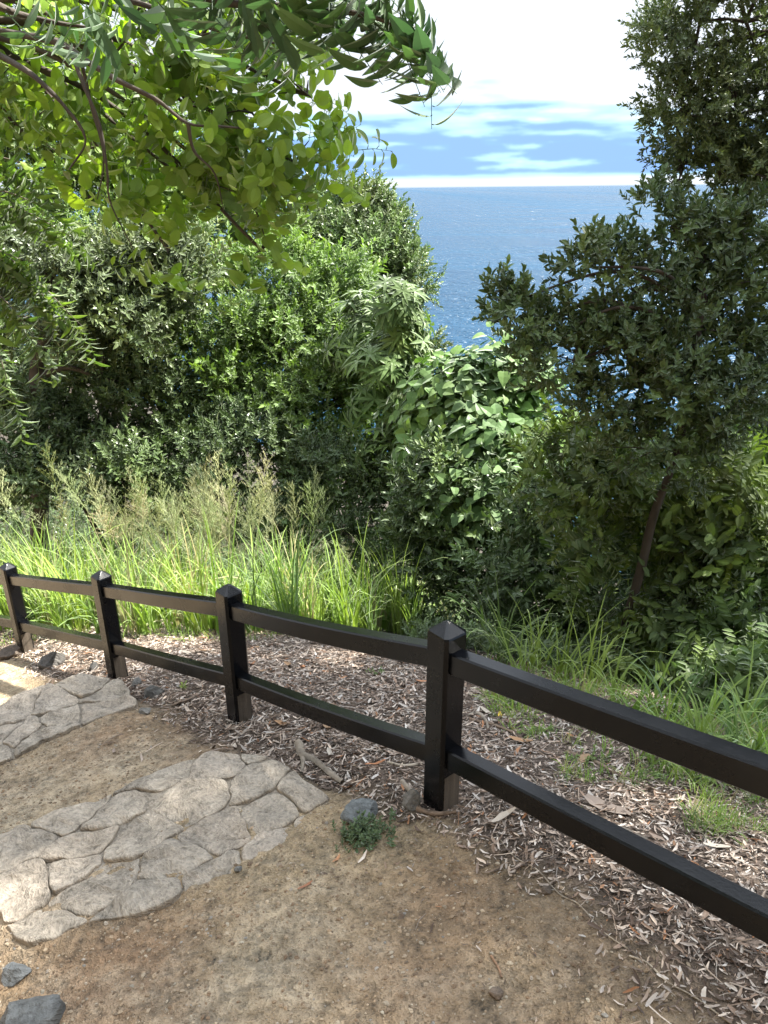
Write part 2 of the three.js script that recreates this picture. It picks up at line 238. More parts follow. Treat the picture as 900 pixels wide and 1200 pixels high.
// ------------------------------------------------------------------ fence
{
  const wood = tileFbm(111, 6, 5, 0.6), scr = tileNoise(119, 160), wear = tileFbm(123, 10, 4, 0.7);
  const paintBump = tex(512, (u, v) => { const k = 0.6 * wood(u, v * 0.12) + 0.4 * scr(u, v); return [k, k, k]; });
  const paintRough = tex(512, (u, v) => { const k = 0.21 + 0.22 * (wood(u, v) - 0.4) + 0.03 * scr(v, u); return [k, k, k]; });
  const paintMap = tex(512, (u, v) => { const w = smooth(0.62, 0.8, wear(u, v)) * 0.8; return [0.10 + 0.10 * w, 0.105 + 0.10 * w, 0.12 + 0.09 * w]; }, false);
  const paint = new THREE.MeshPhysicalMaterial({ specularIntensity: 0.7, color: col(0.02, 0.023, 0.03), map: paintMap, roughness: 1, roughnessMap: paintRough, bumpMap: paintBump, bumpScale: 0.0003 });
  const bareMap = tex(256, (u, v) => { const k = 0.55 + 0.7 * (wood(u, v * 0.2) - 0.5) + 0.3 * (scr(u, v) - 0.5); return [k, k * 0.9, k * 0.78]; }, false);
  const bare = new THREE.MeshStandardMaterial({ color: col(0.17, 0.15, 0.13), map: bareMap, bumpMap: paintBump, bumpScale: 0.003, roughness: 0.9 });
  const fence = thing('wooden_fence', 'low black painted two-rail wooden fence running down beside the path', 'fence', V(P1.x, 0, P1.z));
  const SZ = 0.105, HT = 0.80;
  const posts = [[2.10, 0.70, 0.10], [1.115, 0.36, -1.05], [0.205, 0.0, -2.262], [-0.785, -0.452, -3.384], [-1.834, -0.899, -4.419], [-2.985, -1.348, -5.449], [-4.1, -1.80, -6.45]].map(p => V(...p));
  const yaws = posts.map((p, i) => { const a = posts[Math.max(0, i - 1)], b = posts[Math.min(posts.length - 1, i + 1)]; return Math.atan2(-(b.z - a.z), b.x - a.x); });
  posts.forEach((p, i) => {
    const h = SZ / 2, ch = 0.012, ring = (y, s, c) => [[s, s - c], [s - c, s], [-(s - c), s], [-s, s - c], [-s, -(s - c)], [-(s - c), -s], [s - c, -s], [s, -(s - c)]].map(([x, z]) => [x, y, z]);
    const rows = [ring(-0.3, h, ch), ring(HT - 0.045, h, ch), ring(HT - 0.038, h - 0.003, ch), ring(HT - 0.006, 0.012, 0.005)], pos = [], uv = [], n = 8, idx = [];
    const flat = []; const tri = (a, b, c) => { for (const v of [a, b, c]) { pos.push(...v[0]); uv.push(...v[1]); } };
    for (let k = 0; k < rows.length - 1; k++) for (let j = 0; j < n; j++) { const q = (j + 1) % n, u0 = j * 0.06, u1 = u0 + 0.06; const A = [rows[k][j], [u0 * 2, rows[k][j][1] + i * 0.3]], B = [rows[k][q], [u1 * 2, rows[k][q][1] + i * 0.3]], C = [rows[k + 1][j], [u0 * 2, rows[k + 1][j][1] + i * 0.3]], D = [rows[k + 1][q], [u1 * 2, rows[k + 1][q][1] + i * 0.3]]; tri(A, C, B); tri(B, C, D); }
    const apex = [[0, HT, 0], [0.2, 0.1]]; for (let j = 0; j < n; j++) tri([rows[3][j], [0.1, 0]], apex, [rows[3][(j + 1) % n], [0.15, 0]]);
    let g = new THREE.BufferGeometry(); g.setAttribute('position', new THREE.Float32BufferAttribute(pos, 3)); g.setAttribute('uv', new THREE.Float32BufferAttribute(uv, 2)); g.computeVertexNormals();
    const m = mesh('post', g, paint, fence); m.position.copy(p).sub(fence.position); m.rotation.y = yaws[i]; m.rotation.z = 0.012 * Math.sin(i * 7);
    // weathered bare foot on the face turned up the path
    const f = new THREE.BoxGeometry(0.004, 0.34, SZ - 0.03); const fm = mesh('bare_foot', f, bare, m); fm.position.set(-h - 0.0005, 0.0, 0);
    const f2 = mesh('bare_foot', new THREE.BoxGeometry(SZ - 0.03, 0.12, 0.004), bare, m); f2.position.set(0, 0.0, h + 0.0005); f2.scale.y = 0.6;
  });
  for (let i = 0; i < posts.length - 1; i++) for (const y of [0.652, 0.233]) {
    const a = posts[i], b = posts[i + 1], N = 14, w = 0.030, hh = 0.043, c = 0.006, pos = [], uv = [], idx = [];
    const dir = b.clone().sub(a), side = V(dir.z, 0, -dir.x).normalize(), yy = y + 0.006 * Math.sin(i * 5 + y * 9);
    const prof = [[w, hh - c], [w - c, hh], [-(w - c), hh], [-w, hh - c], [-w, -(hh - c)], [-(w - c), -hh], [w - c, -hh], [w, -(hh - c)]];
    for (let k = 0; k <= N; k++) { const t = k / N, p = a.clone().lerp(b, t); p.y += yy - 0.006 * Math.sin(Math.PI * t) * (i === 2 ? 2 : 0.7); for (let j = 0; j <= 8; j++) { const q = prof[j % 8]; const v = p.clone().addScaledVector(side, q[0]); v.y += q[1]; v.sub(fence.position); pos.push(v.x, v.y, v.z); uv.push(j * 0.07 + i * 0.13, t * dir.length() * 0.8 + y); } }
    for (let k = 0; k < N; k++) for (let j = 0; j < 8; j++) { const q = k * 9 + j; idx.push(q, q + 1, q + 9, q + 1, q + 10, q + 9); }
    let g = new THREE.BufferGeometry(); g.setAttribute('position', new THREE.Float32BufferAttribute(pos, 3)); g.setAttribute('uv', new THREE.Float32BufferAttribute(uv, 2)); g.setIndex(idx);
    g = toCreasedNormals(g, 0.4); mesh('rail', g, paint, fence);
  }
}

// ------------------------------------------------------------------ leaves, sprigs
function leafTris(out, L, W, o, M4) { // o: stations [u, w], curl (droops along +z), fold
  const st = o.st || [[0, 0.08], [0.3, 0.9], [0.6, 0.85], [1, 0.02]], P = [];
  for (const [u, w] of st) { const y = u * L, z = o.curl * u * u * L, e = w * W / 2; P.push([V(-e, y, z - o.fold * e), V(0, y, z), V(e, y, z - o.fold * e)].map(v => v.applyMatrix4(M4))); }
  for (let i = 0; i < P.length - 1; i++) for (let k = 0; k < 2; k++) { const a = P[i][k], b = P[i][k + 1], c = P[i + 1][k], d = P[i + 1][k + 1]; if (i > 0) out.push(a, b, c); if (i < P.length - 2) out.push(b, d, c); else if (i === 0) out.push(b, d, c); if (i === 0) out.push(a, b, c); if (i === P.length - 2) out.push(b, d, c); }
}
function stick(out, a, b, r0, r1) { const d = b.clone().sub(a).normalize(), x = V(0.3, 0.1, 0.9).cross(d).normalize(), y = d.clone().cross(x); const R = (p, r) => [0, 1, 2].map(k => p.clone().addScaledVector(x, r * Math.cos(k * 2.094)).addScaledVector(y, r * Math.sin(k * 2.094))); const A = R(a, r0), B = R(b, r1); for (let k = 0; k < 3; k++) { const q = (k + 1) % 3; out.push(A[k], A[q], B[k], A[q], B[q], B[k]); } }
function fromTris(tr) { const g = new THREE.BufferGeometry(), p = new Float32Array(tr.length * 3); tr.forEach((v, i) => v.toArray(p, i * 3)); g.setAttribute('position', new THREE.BufferAttribute(p, 3)); g.computeVertexNormals(); return g; }
function sprig(seed, o) { // o: n, stem, L, W, tilt, curl, fold, st, petiole, whorl
  const r = rng(seed), tr = []; const bend = (r() - 0.5) * 0.5; const pt = t => V(bend * t * t * o.stem, t * o.stem, 0.2 * bend * t * o.stem);
  if (o.stem > 0) for (let k = 0; k < 2; k++) stick(tr, pt(k / 2), pt((k + 1) / 2), (o.rs || 0.0018) * (1 - k * 0.3), (o.rs || 0.0018) * (0.7 - k * 0.3));
  for (let i = 0; i < o.n; i++) {
    const t = o.whorl ? 1 : 0.15 + 0.85 * (i + 0.5) / o.n, a = o.flat ? (i % 2 ? Math.PI / 2 : -Math.PI / 2) + (r() - 0.5) * 0.5 : i * 2.4 + r() * 0.6, tl = o.tilt * (0.7 + 0.6 * r()) * (o.flat || o.whorl ? 1 : mix(1.25, 0.6, t)), k = (0.7 + 0.5 * r());
    const q = new THREE.Quaternion().setFromAxisAngle(UPV, a).multiply(new THREE.Quaternion().setFromAxisAngle(V(1, 0, 0), tl));
    const p = pt(t); let base = p; if (o.petiole) { base = p.clone().add(V(0, o.petiole * k, 0).applyQuaternion(q)); stick(tr, p, base, 0.0018, 0.0012); q.multiply(new THREE.Quaternion().setFromAxisAngle(V(1, 0, 0), 0.5 + 0.5 * r())); }
    q.multiply(new THREE.Quaternion().setFromAxisAngle(UPV, (r() - 0.5) * 1.0));
    leafTris(tr, o.L * k, o.W * k, { curl: o.curl * (0.4 + 1.2 * r()), fold: o.fold, st: o.st }, new THREE.Matrix4().compose(base, q, V(1, 1, 1)));
  }
  return fromTris(tr);
}
const leafMat = (tr, coat = 0.5, rough = 0.3) => new THREE.MeshPhysicalMaterial({ color: 0xffffff, roughness: 0.95, transmission: tr, thickness: 0, clearcoat: coat, clearcoatRoughness: rough, side: THREE.DoubleSide });
const M_broad = leafMat(0.62, 0.15, 0.35), M_gloss = leafMat(0.28, 0.45, 0.26), M_soft = leafMat(0.45, 0.18, 0.36), M_grass = leafMat(0.5, 0.2, 0.4);
const HEART = [[0, 0.55], [0.12, 0.95], [0.4, 0.9], [0.75, 0.5], [1, 0.02]], OVATE = [[0, 0.1], [0.22, 0.8], [0.5, 1], [0.8, 0.62], [1, 0.05]], LANCE = [[0, 0.1], [0.3, 0.95], [0.65, 0.75], [1, 0.02]], ROUND = [[0, 0.15], [0.2, 0.85], [0.55, 1], [0.85, 0.75], [1, 0.15]];
const prof = (a, b, n = 9) => Array.from({ length: n }, (_, i) => { const u = i / (n - 1); return [u, Math.max(0.04, Math.sin(Math.PI * Math.pow(u, a)) ** b)]; }), OVATE9 = prof(0.75, 0.9), ROUND9 = prof(0.95, 0.6), LANCE7 = prof(0.8, 0.9, 7);
const barkN = tileFbm(131, 8, 5, 0.7), barkBump = tex(256, (u, v) => { const k = barkN(u, v * 0.5); return [k, k, k]; }), barkMap = tex(256, (u, v) => { const k = 0.55 + 0.8 * (barkN(u, v) - 0.5); return [k, k * 0.96, k * 0.9]; }, false);
const bark = (r, g, b) => new THREE.MeshStandardMaterial({ color: col(r, g, b), map: barkMap, bumpMap: barkBump, bumpScale: 0.008, roughness: 0.92 });
const B_dark = bark(0.085, 0.07, 0.058), B_grey = bark(0.22, 0.19, 0.16);

function tint(r, pal) { // pal: list of [weight, r, g, b]
  let w = 0; for (const p of pal) w += p[0]; let k = r() * w; for (const p of pal) { k -= p[0]; if (k <= 0) { const j = 0.58 + 0.4 * r(), h = (r() - 0.5) * 0.16; return col(p[1] * j * (1 + h), p[2] * j, p[3] * j * (1 - h)); } } return col(...pal[0].slice(1));
}
// a tree or shrub: blobs in photo pixels [px, py, Z, rx px, ry px] become clumps of sprigs carried on limbs from the trunk
function plant(name, label, category, o) {
  const r = rng(o.seed), base = o.base.clone(); base.y = height(base.x, base.z) - 0.05;
  const tree = thing(name, label, category, base, o.group);
  const blobs = o.blobs.map(([px, py, Z, rx, ry, rz]) => { if (o.world) return { c: V(px, py, Z), rx, ry, rz }; const c = at(px, py, Z), depth = Z * Math.cos(PITCH) + (CAM_Y - c.y) * Math.sin(PITCH), m = depth / FOCAL; return { c, rx: rx * m, ry: ry * m / 0.95, rz: rz || (rx + ry) / 2 * m * 0.9 }; });
  const trunkPts = (o.trunk || [base, base.clone().lerp(blobs[0].c, 0.5).add(V(0.1, 0.2, 0)), blobs[0].c]).map(p => p.clone()); trunkPts[0] = base.clone();
  const top = trunkPts[trunkPts.length - 1], R0 = o.r0 || 0.06;
  mesh('trunk', tube(local(trunkPts, base), [R0, R0 * 0.8, R0 * 0.65, R0 * 0.5], 9, 0.14, o.seed), o.bark || B_dark, tree);
  const mats = [], cols = [], mats2 = [], cols2 = [], twigs = [], curve = new THREE.CatmullRomCurve3(trunkPts);
  for (const b of blobs) {
    let from = top, best = 1e9; for (let t = 0.35; t <= 1; t += 0.05) { const p = curve.getPoint(t), d = p.distanceTo(b.c) + (p.y > b.c.y ? (p.y - b.c.y) * 1.2 : 0); if (d < best) { best = d; from = p; } }
    const mid = from.clone().lerp(b.c, 0.5).add(V((r() - 0.5) * 0.25, 0.12 + 0.1 * r(), (r() - 0.5) * 0.25).multiplyScalar(Math.min(1, best)));
    if (best > 0.15) mesh('branch', tube(local([from, mid, b.c], base), [R0 * 0.42 * (o.limb || 1), R0 * 0.3 * (o.limb || 1), R0 * 0.16 * (o.limb || 1)], 6, 0.12, o.seed + 3), o.bark || B_dark, tree);
    const vol = b.rx * b.ry * b.rz, K = Math.max(5, Math.round((o.clumps || 16) * (0.6 + 0.8 * r()) * Math.cbrt(vol / (o.ref || 0.05)) ** 2));
    const N = Math.round(o.density * Math.cbrt(vol) ** 2 / K);
    for (let k = 0; k < K; k++) {
      let d = V(r() * 2 - 1, r() * 2 - 1, r() * 2 - 1); if (d.lengthSq() < 0.01 || d.lengthSq() > 1) { d.set(r() - 0.5, r() - 0.2, r() - 0.5); } d.normalize();
      const rad = Math.pow(mix(0.12, 1, r()), 0.45), cc = V(b.c.x + d.x * b.rx * rad, b.c.y + d.y * b.ry * rad, b.c.z + d.z * b.rz * rad);
      const cs = (o.clumpSize || 0.30) * Math.min(b.rx, b.ry, b.rz) * (0.7 + 0.7 * r()) + (o.clumpMin || 0.03);
      if (r() < 0.7) { const m2 = b.c.clone().lerp(cc, 0.5).add(V(0, 0.04 * b.ry, 0)); twigs.push(tube(local([b.c, m2, cc], base), [R0 * 0.13 * (o.limb || 1), R0 * 0.09 * (o.limb || 1), R0 * 0.04 * (o.limb || 1)], 4, 0.1, k)); }
      const tilt = tint(r, o.pal), bright = 0.85 + 0.3 * r();
      for (let i = 0; i < N; i++) {
        const e = V(r() + r() + r() - 1.5, r() + r() + r() - 1.5, r() + r() + r() - 1.5).multiplyScalar(1.25), p = cc.clone().addScaledVector(e, cs);
        const ax = V(d.x, d.y, d.z).multiplyScalar(0.55).addScaledVector(e, 0.6).add(V((r() - 0.5) * 0.9, (o.lift ?? 0.45) + (r() - 0.5) * 0.7, (r() - 0.5) * 0.9)).normalize();
        const q = new THREE.Quaternion().setFromUnitVectors(UPV, ax).multiply(new THREE.Quaternion().setFromAxisAngle(UPV, r() * 6.283)), s = 0.75 + 0.5 * r();
        const M4 = new THREE.Matrix4().compose(p.sub(base), q, V(s, s, s)), c = tint(r, o.pal).lerp(tilt, 0.5).multiplyScalar(bright);
        if (o.sprig2 && r() < 0.5) { mats2.push(M4); cols2.push(c); } else { mats.push(M4); cols.push(c); }
      }
    }
  }
  if (twigs.length) { const t = mesh('twigs', mergeGeometries(twigs), o.bark || B_dark, tree); t.userData.kind = 'stuff'; }
  if (mats.length) instanced('crown', o.sprig, o.mat, mats, cols, tree);
  if (mats2.length) instanced('crown', o.sprig2, o.mat, mats2, cols2, tree);
  plantLog.push([tree.name, mats.length + mats2.length]);
  return { tree, base, blobs };
}
const plantLog = [];
const floor = (x, z) => V(x, height(x, z), z);
const S_small = sprig(1, { n: 11, stem: 0.12, L: 0.044, W: 0.020, tilt: 0.95, curl: 0.12, fold: 0.35, st: OVATE }), S_small2 = sprig(2, { n: 9, stem: 0.10, L: 0.048, W: 0.022, tilt: 0.85, curl: 0.2, fold: 0.4, st: OVATE });
const S_fine = sprig(3, { n: 14, stem: 0.14, L: 0.036, W: 0.016, tilt: 0.9, curl: 0.1, fold: 0.3, st: LANCE });
const S_far = sprig(4, { n: 12, stem: 0.22, L: 0.074, W: 0.031, tilt: 0.9, curl: 0.15, fold: 0.3, st: LANCE, rs: 0.003 }), S_far2 = sprig(5, { n: 10, stem: 0.18, L: 0.085, W: 0.034, tilt: 0.8, curl: 0.25, fold: 0.3, st: LANCE, rs: 0.003 });
const S_bank = sprig(14, { n: 12, stem: 0.4, L: 0.16, W: 0.07, tilt: 0.95, curl: 0.2, fold: 0.3, st: OVATE, rs: 0.004 });
const S_broad = sprig(6, { n: 9, stem: 0.19, L: 0.058, W: 0.040, tilt: 1.15, curl: 0.2, fold: 0.18, st: ROUND9, flat: true, petiole: 0.012 }), S_broad2 = sprig(7, { n: 7, stem: 0.14, L: 0.064, W: 0.043, tilt: 1.1, curl: 0.28, fold: 0.2, st: ROUND9, flat: true, petiole: 0.012 });
const S_long = sprig(8, { n: 8, stem: 0.24, L: 0.125, W: 0.046, tilt: 1.15, curl: 0.22, fold: 0.25, st: OVATE9, flat: true, petiole: 0.008, rs: 0.0025 });
const S_droop = sprig(9, { n: 8, stem: 0.32, L: 0.125, W: 0.04, tilt: 0.8, curl: 0.35, fold: 0.25, st: LANCE7, flat: true, rs: 0.002 });
const S_heart = sprig(10, { n: 6, stem: 0.22, L: 0.125, W: 0.105, tilt: 0.95, curl: 0.28, fold: 0.2, st: HEART, petiole: 0.12, rs: 0.004 });
const S_palm = sprig(11, { n: 9, stem: 0.14, L: 0.20, W: 0.042, tilt: 1.35, curl: 0.35, fold: 0.2, st: LANCE, whorl: true, rs: 0.003 });
const S_shrub = sprig(12, { n: 10, stem: 0.2, L: 0.075, W: 0.032, tilt: 1.0, curl: 0.22, fold: 0.25, st: OVATE, flat: true });

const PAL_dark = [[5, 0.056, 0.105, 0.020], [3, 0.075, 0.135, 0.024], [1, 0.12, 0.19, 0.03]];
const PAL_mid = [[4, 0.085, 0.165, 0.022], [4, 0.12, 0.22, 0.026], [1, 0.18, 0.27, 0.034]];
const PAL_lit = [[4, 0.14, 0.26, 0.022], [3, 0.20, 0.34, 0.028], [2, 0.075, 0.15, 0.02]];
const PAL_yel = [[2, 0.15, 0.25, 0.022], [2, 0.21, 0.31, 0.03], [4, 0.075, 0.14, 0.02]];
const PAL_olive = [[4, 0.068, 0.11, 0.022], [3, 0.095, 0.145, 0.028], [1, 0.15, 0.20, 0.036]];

// ---- trees on the seaward side
const trunkR = [hit(716, 802), at(728, 745, 4.55), at(748, 680, 4.5), at(768, 600, 4.45), at(792, 540, 4.4), at(812, 440, 4.4), at(830, 330, 4.45)];
plant('slender_tree', 'slender dark-trunked tree with small glossy leaves just beyond the fence', 'tree', {
  seed: 101, base: trunkR[0], trunk: trunkR, r0: 0.036, sprig: S_small, sprig2: S_small2, mat: M_gloss, pal: PAL_dark, density: 3000, clumps: 15, ref: 0.03,
  clumpSize: 0.2, blobs: [[612, 395, 4.4, 36, 42], [590, 360, 4.4, 18, 18], [655, 395, 4.4, 32, 32], [692, 315, 4.4, 34, 34], [675, 425, 4.3, 52, 36], [745, 345, 4.5, 52, 50], [738, 430, 4.4, 60, 50], [790, 270, 4.6, 40, 30], [830, 310, 4.6, 60, 55], [820, 390, 4.4, 65, 55], [800, 470, 4.3, 80, 50], [890, 340, 4.5, 55, 70], [890, 440, 4.4, 50, 50], [700, 490, 4.4, 42, 34], [770, 530, 4.3, 80, 40]],
});
plant('sapling', 'yellow-green sapling foliage wrapping the slender dark trunk', 'tree', {
  seed: 102, base: trunkR[0].clone().add(V(0.16, 0, -0.2)), trunk: [trunkR[0], at(765, 720, 4.8), at(800, 620, 4.8)], r0: 0.022, sprig: S_shrub, sprig2: S_small2, mat: M_soft, pal: PAL_yel, density: 2600, clumps: 12, ref: 0.03, lift: 0.15,
  blobs: [[700, 600, 4.7, 60, 42], [770, 590, 4.9, 60, 50], [850, 590, 4.8, 55, 50], [660, 560, 4.8, 45, 40], [700, 665, 4.8, 52, 30], [820, 660, 4.7, 55, 45], [880, 640, 4.8, 45, 45], [790, 720, 4.5, 45, 30], [740, 770, 4.5, 40, 25]],
});
plant('tall_tree', 'tall fine-leaved tree rising above the sea horizon', 'tree', {
  seed: 103, base: floor(4.6, -7.2), trunk: [V(4.6, 0, -7.2), V(4.5, 0.5, -7.0), V(4.2, 2.5, -6.8), V(4.0, 4.2, -6.7)], r0: 0.11, sprig: S_fine, sprig2: S_small2, mat: M_gloss, pal: PAL_olive, density: 2600, clumps: 18, ref: 0.12,
  blobs: [[795, 140, 6.6, 40, 50], [820, 60, 6.6, 62, 60], [880, 30, 6.5, 75, 65], [870, 140, 6.6, 85, 65], [850, 215, 6.6, 70, 45], [805, 195, 6.6, 35, 28], [930, 230, 6.4, 90, 70], [960, 100, 6.6, 90, 80], [1040, 60, 6.6, 90, 80], [1060, 180, 6.6, 110, 90], [1000, 330, 6.2, 90, 80]],
});
plant('added_shade_tree', 'unseen tall tree added to shade the fence from the seaward side', 'tree', {  // unseen tree, added to keep direct sun off the foreground
  seed: 113, base: floor(5.6, -5.2), trunk: [V(5.6, 0, -5.2), V(5.6, 1.6, -5.2), V(5.3, 4, -5.3), V(5.0, 6.4, -5.3)], r0: 0.17, sprig: S_far, sprig2: S_far2, mat: M_gloss, pal: PAL_olive, density: 520, clumps: 20, ref: 0.4, world: true,
  blobs: [[3.9, 6.8, -4.6, 0.9, 0.6, 0.8], [4.8, 6.9, -4.4, 0.9, 0.7, 0.8], [5.8, 6.8, -4.6, 0.9, 0.7, 0.8], [4.1, 7.0, -5.5, 0.9, 0.6, 0.8], [5.1, 7.3, -5.4, 1, 0.8, 0.9], [6.1, 7.0, -5.6, 1, 0.8, 0.9], [4.4, 7.1, -6.4, 0.9, 0.6, 0.8], [5.4, 7.2, -6.5, 0.9, 0.7, 0.8], [6.3, 6.2, -6.2, 0.9, 0.7, 0.9], [5.2, 6.0, -5.0, 0.9, 0.6, 0.9], [6.4, 6.0, -4.6, 0.8, 0.6, 0.8], [5.0, 7.0, -3.6, 0.8, 0.5, 0.7], [4.5, 7.9, -5.2, 0.9, 0.6, 0.9], [6.9, 7.1, -4.5, 0.9, 0.6, 0.8], [6.7, 7.2, -3.6, 0.9, 0.6, 0.8], [5.8, 7.3, -3.7, 0.8, 0.6, 0.8], [4.2, 6.9, -3.7, 0.8, 0.5, 0.7], [3.2, 6.7, -4.5, 0.7, 0.5, 0.7], [3.3, 6.9, -5.3, 0.7, 0.5, 0.7], [7.2, 7.0, -5.4, 0.9, 0.7, 0.8], [4.9, 7.2, -2.9, 0.8, 0.5, 0.7], [5.7, 8.0, -5.4, 0.9, 0.6, 0.9]],
});
// the wooded bank on the inland side of the path, behind the viewer
[[-4.6, 0.6, 'bank tree with dark leaves on the inland slope above the wide step'], [-3.4, 3.0, 'bank tree on the inland slope beside the long-leaved tree'], [-0.9, 4.2, 'broad bank tree on the inland slope uphill of the path'], [2.0, 4.6, 'bank tree standing uphill where the path climbs'], [4.8, 3.0, 'bank tree by the upper end of the fence'], [-6.2, -2.2, 'bank tree on the inland slope above the far step']].forEach(([x, z, label], i) => {
  const b = floor(x, z), g = b.y; plant('bank_tree', label, 'tree', { seed: 300 + i, base: b, world: true, trunk: [b, V(x + 0.1, g + 1.5, z), V(x, g + 3, z - 0.1)], r0: 0.12, sprig: S_bank, mat: M_gloss, pal: PAL_olive, density: 170, clumps: 16, ref: 1, group: 'trees on the bank',
    blobs: [[x, g + 3.4, z, 1.5, 1.1, 1.4], [x - 0.9, g + 2.2, z + 0.4, 1.3, 1.0, 1.2], [x + 0.9, g + 2.3, z + 0.3, 1.3, 1.0, 1.2], [x, g + 1.0, z + 0.2, 1.3, 0.9, 1.1], [x + 0.2, g + 4.6, z + 0.2, 1.2, 0.9, 1.2]] });
});
// lower right thicket
const thicket = [
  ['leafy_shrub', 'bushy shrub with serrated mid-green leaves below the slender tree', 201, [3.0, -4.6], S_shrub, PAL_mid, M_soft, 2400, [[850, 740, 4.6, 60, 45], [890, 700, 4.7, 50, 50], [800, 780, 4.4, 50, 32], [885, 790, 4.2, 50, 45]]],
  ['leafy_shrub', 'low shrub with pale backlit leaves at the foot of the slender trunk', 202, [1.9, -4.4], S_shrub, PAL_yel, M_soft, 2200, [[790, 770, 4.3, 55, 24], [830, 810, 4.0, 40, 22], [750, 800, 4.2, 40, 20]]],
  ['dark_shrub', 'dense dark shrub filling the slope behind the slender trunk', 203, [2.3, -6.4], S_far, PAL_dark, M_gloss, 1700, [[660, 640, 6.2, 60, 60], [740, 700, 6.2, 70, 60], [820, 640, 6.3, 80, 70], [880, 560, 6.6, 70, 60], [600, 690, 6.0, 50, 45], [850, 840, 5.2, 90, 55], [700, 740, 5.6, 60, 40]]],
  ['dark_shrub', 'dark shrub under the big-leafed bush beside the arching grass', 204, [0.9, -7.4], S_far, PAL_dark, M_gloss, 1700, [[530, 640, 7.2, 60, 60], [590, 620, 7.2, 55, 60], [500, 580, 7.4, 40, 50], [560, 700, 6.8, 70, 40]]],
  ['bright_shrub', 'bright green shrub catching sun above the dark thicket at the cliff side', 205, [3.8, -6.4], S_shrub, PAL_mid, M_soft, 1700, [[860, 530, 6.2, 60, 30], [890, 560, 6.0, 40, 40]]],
];
thicket.push(['low_shrub', 'low fern-like shrub beyond the upper rail at the edge of the grass', 206, [2.3, -3.3], S_shrub, PAL_mid, M_soft, 2600, [[860, 840, 3.5, 45, 26], [900, 855, 3.3, 40, 28], [810, 840, 3.8, 35, 20], [880, 800, 3.9, 50, 30]]]);
for (const [n, lab, seed, b, sp, pal, mat, den, blobs] of thicket) plant(n, lab, 'shrub', { seed, base: floor(b[0], b[1]), r0: 0.03, sprig: sp, mat, pal, density: den, clumps: 13, ref: 0.06, blobs, lift: 0.3 });
plant('big_leaf_bush', 'bush of large heart-shaped bright leaves above the water', 'bush', {
  seed: 121, base: floor(1.1, -8.6), r0: 0.045, sprig: S_heart, mat: M_soft, pal: [[4, 0.07, 0.16, 0.022], [3, 0.10, 0.22, 0.024], [2, 0.15, 0.28, 0.03]], density: 1100, clumps: 13, ref: 0.12, lift: 0.7, clumpSize: 0.3,
  blobs: [[520, 500, 8.2, 40, 40], [560, 480, 8.2, 40, 35], [605, 475, 8.2, 42, 32], [560, 540, 7.8, 55, 45], [625, 530, 8.0, 40, 45], [590, 590, 7.4, 50, 35], [640, 590, 7.4, 35, 40], [535, 590, 7.4, 35, 30], [610, 640, 7.0, 30, 26], [500, 540, 8, 25, 30]],
});
plant('palmate_shrub', 'shrub with narrow finger-like light green leaflets at the edge of the sea view', 'shrub', {
  seed: 122, base: floor(-0.1, -9.4), r0: 0.03, sprig: S_palm, mat: M_soft, pal: PAL_mid, density: 700, clumps: 12, ref: 0.15, lift: 0.6,
  blobs: [[462, 380, 9, 28, 40], [455, 460, 9, 36, 50], [480, 500, 8.8, 20, 40], [450, 540, 8.6, 40, 30], [430, 400, 9.6, 30, 35], [475, 440, 9.2, 22, 40]],
});

// ---- the wood on the other side
plant('rounded_tree', 'rounded dark-green tree with its crown top reaching the sea horizon', 'tree', {
  seed: 131, base: floor(-0.9, -17), r0: 0.14, sprig: S_far, sprig2: S_far2, mat: M_gloss, pal: [...PAL_mid, ...PAL_olive], density: 1500, clumps: 30, ref: 1.2,
  blobs: [[400, 262, 16, 62, 44], [360, 250, 16.4, 30, 30], [440, 290, 16, 48, 45], [465, 335, 15.5, 38, 45], [420, 340, 15.6, 70, 60], [478, 400, 15, 26, 45], [440, 420, 15, 60, 60]],
});
plant('bushy_tree', 'broad bushy bright-green tree behind the tall seeding grass', 'tree', {
  seed: 132, base: floor(-1.8, -11), r0: 0.10, sprig: S_far, sprig2: S_small, mat: M_soft, pal: PAL_lit, density: 2000, clumps: 22, ref: 0.5,
  blobs: [[340, 345, 11, 60, 42], [270, 350, 11, 50, 40], [395, 350, 11, 50, 42], [330, 410, 10.4, 90, 55], [420, 420, 10.4, 60, 55], [250, 420, 10.4, 70, 55], [380, 480, 10, 80, 50], [300, 480, 10, 70, 50], [440, 480, 10, 45, 50], [200, 380, 10.8, 50, 45], [465, 540, 9.6, 40, 40], [400, 540, 9.6, 60, 40], [500, 560, 9.4, 30, 35]],
});
plant('forked_tree', 'shaded tree with a dark forked trunk at the edge of the wood', 'tree', {
  seed: 133, base: floor(-4.9, -9.6), trunk: [V(-4.9, 0, -9.6), at(48, 480, 9.6), at(46, 420, 9.6), at(70, 360, 9.6)], r0: 0.13, sprig: S_far, sprig2: S_far2, mat: M_gloss, pal: PAL_olive, density: 1700, clumps: 18, ref: 0.4,
  blobs: [[60, 330, 9.4, 70, 45], [130, 370, 9.4, 60, 45], [10, 370, 9.4, 40, 40], [160, 330, 9.8, 60, 50], [120, 440, 9.6, 40, 35], [210, 330, 10, 50, 45]],
});
